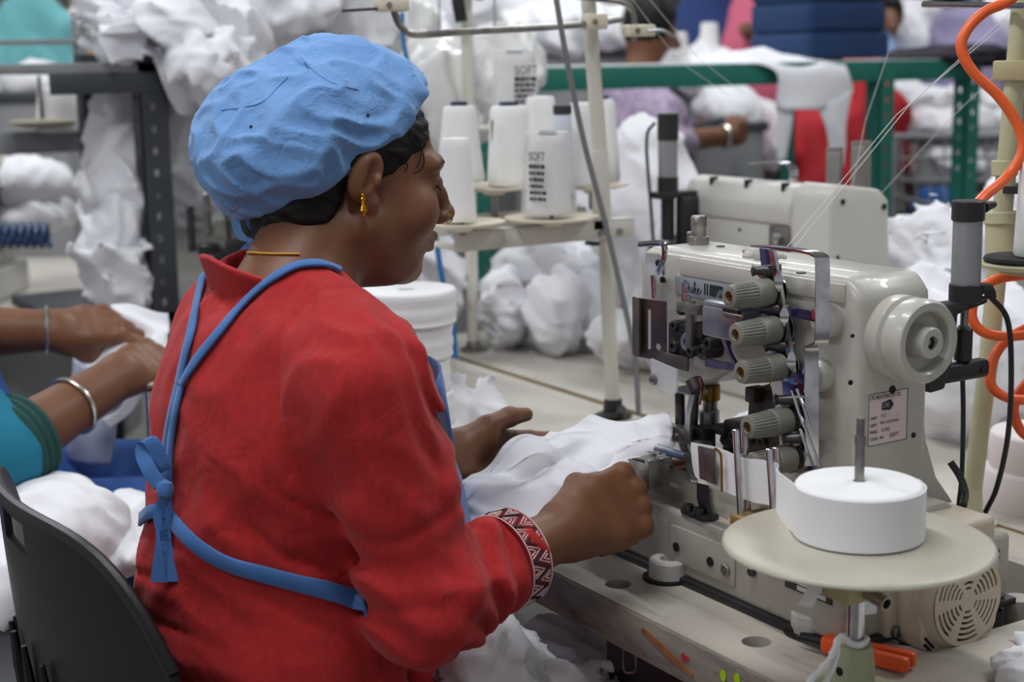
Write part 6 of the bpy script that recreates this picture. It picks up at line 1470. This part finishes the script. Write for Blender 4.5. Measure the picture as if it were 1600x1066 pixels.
figure('person', 'man in pale blue bending forward, his face right of the navy bundles', 6.1, dict(hip=(1330, 180), chest=(1335, 110), sh=(1345, 70), shr=(1375, 85, -.1), shl=(1320, 80), er=(1370, 115, -.15), head=(1376, 28), nose=(1392, 42, -.12)), mat('light_blue_shirt', '86a7d8', .85), res=.018)
figure('person', 'person in a pale violet top at the top right behind the orange hose', 6.2, dict(hip=(1505, 200), chest=(1505, 100), sh=(1505, 45), shr=(1545, 65), shl=(1470, 65), er=(1550, 110), el=(1465, 110), head=(1505, -8)), mat('violet_top', '9f96b8', .85), res=.02)
figure('person', 'person in a turquoise shirt at the top left corner', 6.0, dict(hip=(50, 210), chest=(50, 110), sh=(52, 28), shr=(100, 50), shl=(5, 50), er=(108, 130), el=(-5, 130), head=(52, -28)), mat('turquoise_shirt', '74bcc0', .85, var='68aeb4', vscale=12), res=.018)
figure('person', 'person in a yellow orange top at the top left beside the grey post', 6.8, dict(hip=(150, 150), chest=(150, 75), sh=(150, 22), shr=(175, 40), shl=(128, 40), er=(178, 90), el=(125, 80), head=(146, -30)), mat('orange_top', 'e09a24', .85), res=.02)
# ------------------------------------------------------------------ neighbour in blue on the left
t = thing('person', (-2.45, .5, 0), 'woman in blue with teal sleeves at the left edge, only her arms in view', 'person', 'people at work')
JB = {k: at(*v).astype(np.float32) for k, v in dict(er=(10, 700, 2.02), wr=(190, 586, 2.20), hr=(245, 565, 2.27), el=(-60, 520, 2.36), wl=(85, 516, 2.40), hl=(170, 508, 2.44), shr=(-110, 500, 2.05), shl=(-120, 420, 2.45), ch=(-120, 660, 2.25), hip=(-120, 810, 2.2)).items()}
def fb_(P):
    d = chain(P, [JB['er'], JB['wr']], [.046, .031]); d = smin(d, chain(P, [JB['el'], JB['wl']], [.044, .031]), .01)
    h = unit(JB['hr']-JB['wr']); n = unit(np.array([.75, -.3, .6])); n = unit(n-h*(n@h)); d = smin(d, hand_d(P, JB['wr'], h, n, unit(np.cross(n, h)), ((.5, .6, .4),)*4, ((.012, .022, -.010), (.045, .038, -.02), (.072, .042, -.028), (.095, .038, -.034)), 1.05), .015)
    h = unit(JB['hl']-JB['wl']); n = unit(np.array([.5, -.35, .8])); n = unit(n-h*(n@h)); s = np.cross(n, h); s = s if s@CR[:3] < 5 else s
    d = smin(d, hand_d(P, JB['wl'], h, n, unit(np.cross(h, n)), ((.45, .5, .3), (.55, .6, .3), (.65, .6, .3), (.75, .6, .3)), ((.012, .022, -.012), (.045, .036, -.024), (.075, .030, -.04), (.095, .020, -.05)), 1.12), .015)
    return d
pts = np.stack([JB[k] for k in ('er', 'wr', 'hr', 'el', 'wl', 'hl')]); V_, F_ = isosurf(fb_, pts.min(0)-.12, pts.max(0)+.12, .0055); objnp('body', V_, F_, M_SKIN, t)
def fc_(P):
    d = ell_d(P, JB['ch'], (.15, .12, .19)); d = smin(d, ell_d(P, JB['hip'], (.19, .17, .14)), .08)
    for dx in (-.1, .1): d = smin(d, chain(P, [JB['hip']+A3(dx, 0, -.02), A3(float(JB['hip'][0])+dx, .92, .60)], [.10, .085]), .05)
    return d-.008*folds(P, .09, 3)
V_, F_ = isosurf(fc_, (-2.85, .15, .40), (-2.1, 1.05, 1.2), .009); bl = objnp('dress', V_, F_, mat('bright_blue_cotton', '26539a', .85, var='20488a', vscale=14, bump=.2, bscale=300), t)
for s0, e0, w0, f0 in (('shr', 'er', 'wr', .10), ('shl', 'el', 'wl', .30)):
    cut_ = ((1-f0)*JB[e0]+f0*JB[w0]).astype(np.float32); hd_ = unit(JB[w0]-JB[e0]).astype(np.float32)
    fsl = lambda P: smax(chain(P, [JB[s0], JB[e0], cut_], [.064, .056, .053]), (P-cut_)@hd_, .004)-.004*folds(P, .07, 2)
    pts = np.stack([JB[s0], JB[e0], cut_]); V_, F_ = isosurf(fsl, pts.min(0)-.1, pts.max(0)+.1, .008); objnp('sleeve', V_, F_, mat('teal_cotton', '1c7f9c', .85, var='187490', vscale=20), t)
h = V3(unit(JB['wr']-JB['er'])); x, y, d_ = frame(h); c = V3(.91*JB['er']+.09*JB['wr']); bm = B()
for o in range(3): tube(bm, [c+h*(-.012+.012*o)+(x*math.cos(2*PI*k/28)+y*math.sin(2*PI*k/28))*.0575 for k in range(28)], .0068, 6, closed=True)
obj('sleeve_border', bm, mat('dark_green_border', '1f4a46', .85, bump=.8, bscale=200), t)
for a, b, f_, r, nm in (('er', 'wr', .55, .041, 'bangle'), ('el', 'wl', .92, .036, 'bangle')):
    h = V3(unit(JB[b]-JB[a])); x, y, d_ = frame(h); c = V3((1-f_)*JB[a]+f_*JB[b]); bm = B(); tube(bm, [c+(x*math.cos(2*PI*k/28)+y*math.sin(2*PI*k/28))*r for k in range(28)], .0030, 8, closed=True); obj(nm, bm, M_SILVER, t)
# her garment, machine bed, disc
ctrl = [[(160, 500, 2.50), (200, 478, 2.52), (262, 490, 2.5)], [(120, 560, 2.42), (185, 525, 2.46), (262, 525, 2.46)], [(98, 590, 2.36), (170, 580, 2.38), (262, 560, 2.40)]]
G = fold_disp(upsample([[at(*q) for q in r] for r in ctrl], 12), .014, .07, 2); tag(sheet('garment', G, .002, M_WHITE2), 'white garment in the hands of the woman in blue', 'garment', 'white garments')
ctrl = [[(118, 560, 2.38), (165, 590, 2.36), (215, 600, 2.36)], [(115, 650, 2.36), (150, 655, 2.34), (185, 640, 2.36)], [(112, 722, 2.36), (140, 726, 2.34), (165, 725, 2.36)]]
G = fold_disp(upsample([[at(*q) for q in r] for r in ctrl], 10), .012, .08, 1); tag(sheet('garment', G, .002, mat('grey_blue_sheer', 'a9aec0', .8)), 'sheer greyish cloth hanging below the arm of the woman in blue', 'garment', 'white garments')
ctrl = [[(205, 612, 2.3), (225, 615, 2.3)], [(185, 640, 2.29), (205, 645, 2.29)], [(160, 655, 2.28), (172, 670, 2.28)]]
tag(sheet('cloth_scrap', upsample([[at(*q) for q in r] for r in ctrl], 6), .0015, M_WHITE2), 'narrow white tail of tape hanging below the small ivory disc', 'cloth scrap')
c = at(232, 592, 2.25); bm = B(); lathe(bm, [(0, -.006), (.045, -.005), (.048, 0), (.045, .003), (0, .005)], c, seg=36, cap=False); o = thing('disc_stand', (c[0], c[1], TZ), 'small ivory disc partly hidden behind the red kurta', 'stand'); obj('disc', bm, M_IVORY, o)
bm = B(); cyl(bm, (c[0], c[1], TZ), (c[0], c[1], c[2]-.004), .007, seg=12); obj('post', bm, M_CHROME, o)
dup(mc2, (-2.30, 1.10, TZ), 0, 'cream machine of the woman in blue, mostly hidden behind the red kurta')
bm = B(); box(bm, (-2.30, .93, .28), (-2.05, 1.12, .69), .01); tag(obj('control_box', bm, M_BLACK), 'black control box hanging under the table of the woman in blue', 'control box')
# garments heaped on a crate between the chairs
cr = at(110, 812, 1.98)
ct = thing('crate', (cr[0], cr[1]-.05, 0), 'grey plastic crate under the white garments beside the black chair', 'crate')
bm = B(); box(bm, (cr[0]-.26, cr[1]-.24, .0), (cr[0]+.20, cr[1]+.14, .52), .012); obj('box', bm, M_GREYM, ct)
bm = B(); box(bm, (cr[0]-.275, cr[1]-.255, .50), (cr[0]+.215, cr[1]+.155, .54), .008); obj('rim', bm, M_GREYM, ct)
for i, (x, y, rx, ry, D, lb) in enumerate(((60, 830, 130, 70, 1.95, 'pressed white garment on top of the crate beside the black chair'), (190, 850, 70, 55, 2.02, 'folded white garment on the crate next to the red kurta'), (40, 900, 120, 60, 1.85, 'white garment low on the crate behind the black chair back'))):
    heap_px(x, y, D, rx, ry, .13, lb, s=.09, amp=.010, res=.008, k=i)
# ------------------------------------------------------------------ charcoal rack with white garments, left
LX = -3.08; ly = onX(256, 300, LX)[1]
lr = thing('storage_rack', (LX, ly, 0), 'charcoal slotted steel rack heaped with white garments, behind the blue cap', 'rack', 'racks')
zt2 = onX(200, 97, LX)[2]
for y_ in (ly-.04, ly+.56): slotted(LX, y_, zt2+.02, M_DGREY, lr, wy=.06); slotted(LX-.45, y_, zt2+.02, M_DGREY, lr, wy=.06, sx=1)
for z_ in (zt2, .80, .30):
    bm = B(); box(bm, (LX-.45, ly-.22, z_-.022), (LX, ly+.62, z_), .002); obj('shelf', bm, M_GREYM if z_ == zt2 else M_DGREY, lr)
bm = B(); box(bm, (LX-.003, ly-.22, zt2-.062), (LX+.002, ly+.62, zt2-.02), .001); obj('front_beam', bm, M_DGREY, lr)
GH = [(190, 30, 3.25, 60, 70, 'topmost garment at the left end of the charcoal rack'), (290, 40, 3.2, 80, 75, 'garment mounded over the charcoal rack post'), (390, 20, 3.25, 85, 70, 'garment mound on the rack directly above the cap'),
      (490, 10, 3.3, 80, 60, 'garment mound right of the cap peak on the rack'), (570, 30, 3.35, 70, 60, 'rightmost garment mound on the charcoal rack'), (330, 100, 3.15, 70, 55, 'garment sagging off the rack behind the cap'), (240, -20, 3.3, 70, 60, 'garment at the very top left of the heap')]
for i, (x, y, D, rx, ry, lb) in enumerate(GH): heap_px(x, y, D, rx, ry, .17, 'white '+lb, s=.10, amp=.03, res=.012, k=i % 5)
for i, (x, y, D, rx, ry, lb) in enumerate(((195, 215, 3.3, 52, 95, 'white garment bag bulging left of the charcoal post'), (205, 350, 3.3, 55, 80, 'white garment stuffed into the middle of the charcoal rack'), (200, 425, 3.2, 62, 55, 'white garment at the bottom of the charcoal rack pile'), (310, 230, 3.5, 45, 110, 'white garment behind the charcoal post next to the cap'), (200, 290, 3.25, 55, 45, 'white garment with twisted folds in the charcoal rack'))):
    heap_px(x, y, D, rx, ry, .13, lb, s=.09, amp=.026, res=.011, k=(i+2) % 5)
LXF = LX+.05
def hang(xs, ys, label, k):
    top = [onX(x, ys[0], LX-.12) for x in xs[0]]; rows = [[onX(x, y, LXF+.02*math.sin(x)) for x in xx] for xx, y in zip(xs[1:], ys[1:])]
    drape(top, rows, label, amp=.02, s=.13, k=k)
hang([(150, 190, 230), (155, 195, 235), (160, 198, 232), (185, 205, 225)], (10, 35, 60, 95), 'white sleeve hanging over the left corner of the charcoal rack', 0)
hang([(225, 270, 330), (228, 275, 335), (245, 290, 335), (275, 300, 325)], (30, 70, 110, 176), 'white garment hanging with a square hem in front of the charcoal post', 1)
hang([(320, 360, 410), (322, 362, 412), (320, 358, 400), (316, 350, 390)], (30, 80, 120, 190), 'white garment hanging just left of the cap', 2)
# white sewing machine, post, disc and hose in the left background
dup(mc2, (-3.98, .95, TZ), math.radians(150), 'white machine standing on the left background table', skip=('air_cylinder', 'adjusting_knob', 'top_guide', 'angle_bracket'))
ls = thing('thread_stand', onX(148, 440, -3.7), 'grey thread stand post in the left background with a brown disc', 'thread stand', 'thread stands')
bm = B(); tube(bm, [onX(150, 452, -3.70), onX(135, 200, -3.70), onX(118, -20, -3.70)], .017, 12); obj('pole', bm, M_GREYM, ls)
for y0, y1, w in ((205, 240, .03), (62, 70, .008)):
    a = onX(-20, y0+12, -3.68); b = onX(132, y0, -3.68); zz = onX(60, y0, -3.68)[2]; z2 = onX(60, y1, -3.68)[2]
    bm = B(); box(bm, (-3.70, a[1], z2), (-3.68, b[1], zz), .002); obj('cross_bar', bm, M_GREYM, ls)
c = onX(66, 192, -3.66); bm = B(); lathe(bm, [(0, -.012), (.03, -.012), (.076, -.002), (.077, .004), (.06, .008), (0, .010)], c, seg=32, cap=False); obj('cone_disc', bm, mat('brownish_disc', 'a3998a', .5), ls)
bm = B(); cyl(bm, (c[0], c[1], c[2]), (c[0], c[1], onX(66, 118, -3.66)[2]), .004, seg=8); obj('disc_spindle', bm, M_DSTEEL, ls)
thread_cone(95, 135, 206, 75, 60, -3.69, 'white thread cone behind the brown disc at the left', core=False)
bm = B(); hx0 = [at(-10+1.15*k, 368+18*math.sin(k*.30*2), 3.55+.03*math.cos(k*.60)) for k in range(78)]
tube(bm, hx0, .0065, 7); tag(obj('air_hose', bm, mat('navy_hose', '27486f', .4)), 'coiled dark blue air hose on the left background table', 'hose')
heap_px(45, 285, 3.9, 70, 30, .12, 'white folded garment on the left background machine', s=.10, amp=.012, res=.013)
heap_px(45, 335, 3.9, 62, 25, .12, 'lower white folded garment on the left background machine', s=.10, amp=.010, res=.013, k=2)
heap_px(60, 130, 4.6, 50, 28, .12, 'white garment in front of the turquoise shirt', s=.12, amp=.015, res=.016, k=1)
# dark machine head seen between rack and cap
c = at(345, 330, 3.0)
t = thing('tension_unit', (c[0], c[1], TZ), 'dark metal tension assembly seen left of her nape', 'machine part')
for i, (x0, y0, x1, y1, m_) in enumerate(((292, 320, 305, 395, M_DSTEEL), (318, 300, 330, 370, M_STEEL), (335, 340, 362, 372, M_KNOB), (350, 300, 385, 322, M_KNOB), (308, 380, 345, 398, M_BLACK), (370, 330, 395, 372, M_DSTEEL))):
    a, b = at(x0, y1, 2.9), at(x1, y0, 2.9); bm = B(); cyl(bm, ((a[0]+b[0])/2, (a[1]+b[1])/2, a[2]), ((a[0]+b[0])/2, (a[1]+b[1])/2, b[2]), (x1-x0)/2*2.9/FPX, seg=12, ch=.003); obj('tension_post', bm, m_, t)
bm = B(); cyl(bm, (c[0], c[1], TZ), (c[0], c[1], at(345, 398, 2.9)[2]), .02, seg=12); obj('support', bm, M_DSTEEL, t)
# ------------------------------------------------------------------ trolley, tables and machines further back
tr_ = thing('trolley', at(1480, 330, 4.95)*np.array([1, 1, 0]), 'grey wire trolley with white garments behind the orange hose', 'trolley')
for x0, y0, x1, y1, r in ((1395, 214, 1575, 212, .012), (1405, 248, 1560, 246, .006), (1405, 282, 1560, 282, .006), (1395, 305, 1500, 330, .006)):
    bm = B(); tube(bm, [at(x0, y0, 4.95), at(x1, y1, 4.95)], r, 8); obj('rail', bm, M_GREYM, tr_)
for x in range(1410, 1560, 22):
    bm = B(); a = at(x, 214, 4.95); tube(bm, [a, at(x, 330, 4.95)], .0035, 6); obj('wire', bm, M_GREYM, tr_)
for x in (1400, 1570):
    a = at(x, 212, 4.95); bm = B(); cyl(bm, (a[0], a[1], .0), a, .012, seg=8); obj('leg', bm, M_GREYM, tr_)
heap_px(1480, 195, 5.2, 70, 25, .14, 'white garments on top of the wire trolley', s=.12, amp=.02, res=.016)
heap_px(1480, 262, 5.2, 75, 42, .14, 'white garments inside the wire trolley', s=.10, amp=.025, res=.016, k=2)
heap_px(1465, 318, 5.1, 45, 22, .10, 'blue cloth at the bottom of the wire trolley', m=mat('blue_cloth', '2f66ad', .85), s=.10, amp=.015, res=.014, k=1, cat='cloth', group='blue cloths')
heap_px(1130, 170, 5.1, 60, 40, .14, 'white cloth in front of the woman in lavender', s=.12, amp=.02, res=.016, k=3)
heap_px(890, 55, 5.2, 110, 45, .2, 'pale bundle of bags on the shelf line left of the dark hair', s=.16, amp=.025, res=.02, k=1)
heap_px(760, 20, 5.6, 130, 60, .2, 'wide white heap far behind the thread cones', s=.18, amp=.03, res=.022, k=2)
heap_px(1420, 60, 6.4, 60, 45, .2, 'white far heap behind the man in pale blue', s=.18, amp=.03, res=.022, k=3)
bgtable((-5.75, .72), (-4.95, 1.36), 'far pale table in front of the turquoise shirt')
bgtable((-6.4, 3.0), (-4.6, 3.6), 'far pale table behind the green rack')
bgtable((-7.4, 4.6), (-5.0, 5.4), 'farthest pale table at the top right')
dup(mc2, (-5.12, .95, TZ), .2, 'far machine on the table by the turquoise shirt', scale=1.1, skip=('air_cylinder', 'adjusting_knob', 'top_guide', 'angle_bracket'))
dup(mc2, (-4.95, 3.3, TZ), math.radians(170), 'far machine behind the green rack, in front of the red top', scale=1.1, skip=('air_cylinder', 'adjusting_knob', 'top_guide', 'angle_bracket'))
dup(mc2, (-5.7, 3.2, TZ), .1, 'second far machine behind the green rack', scale=1.1, skip=('air_cylinder', 'adjusting_knob', 'top_guide', 'angle_bracket'))
dup(mc2, (-5.6, 4.9, TZ), .3, 'farthest machine at the top right', scale=1.1, skip=('air_cylinder', 'adjusting_knob', 'top_guide', 'angle_bracket'))
for i, (x, yt, yb, X__) in enumerate(((1060, 50, 110, -4.4), (1108, 35, 110, -4.5))):
    thread_cone(x, yt, yb, 36, 26, X__, ('far white cone left of the navy top', 'far white cone in front of the navy top', 'far white cone behind the green shelf at right')[i], core=False)

for i, (x, y, D, rx, ry, lb) in enumerate(((1175, 215, 5.4, 75, 60, 'white garment mound behind the hands of the woman in lavender'), (1100, 120, 5.6, 60, 35, 'white far mound between lavender and pink tops'), (1430, 160, 5.9, 60, 50, 'white far mound right of the red top'), (1520, 170, 5.8, 60, 50, 'white far mound behind the orange hose'), (1550, 60, 6.6, 50, 60, 'white far mound at the top right corner'), (130, 170, 5.4, 60, 60, 'white far mound below the yellow orange top'), (20, 165, 5.2, 50, 28, 'white far mound at the left edge'), (680, 60, 4.6, 70, 70, 'white mound behind the slim post'))):
    heap_px(x, y, D, rx, ry, .2, lb, s=.16, amp=.035, res=.02, k=i % 5)
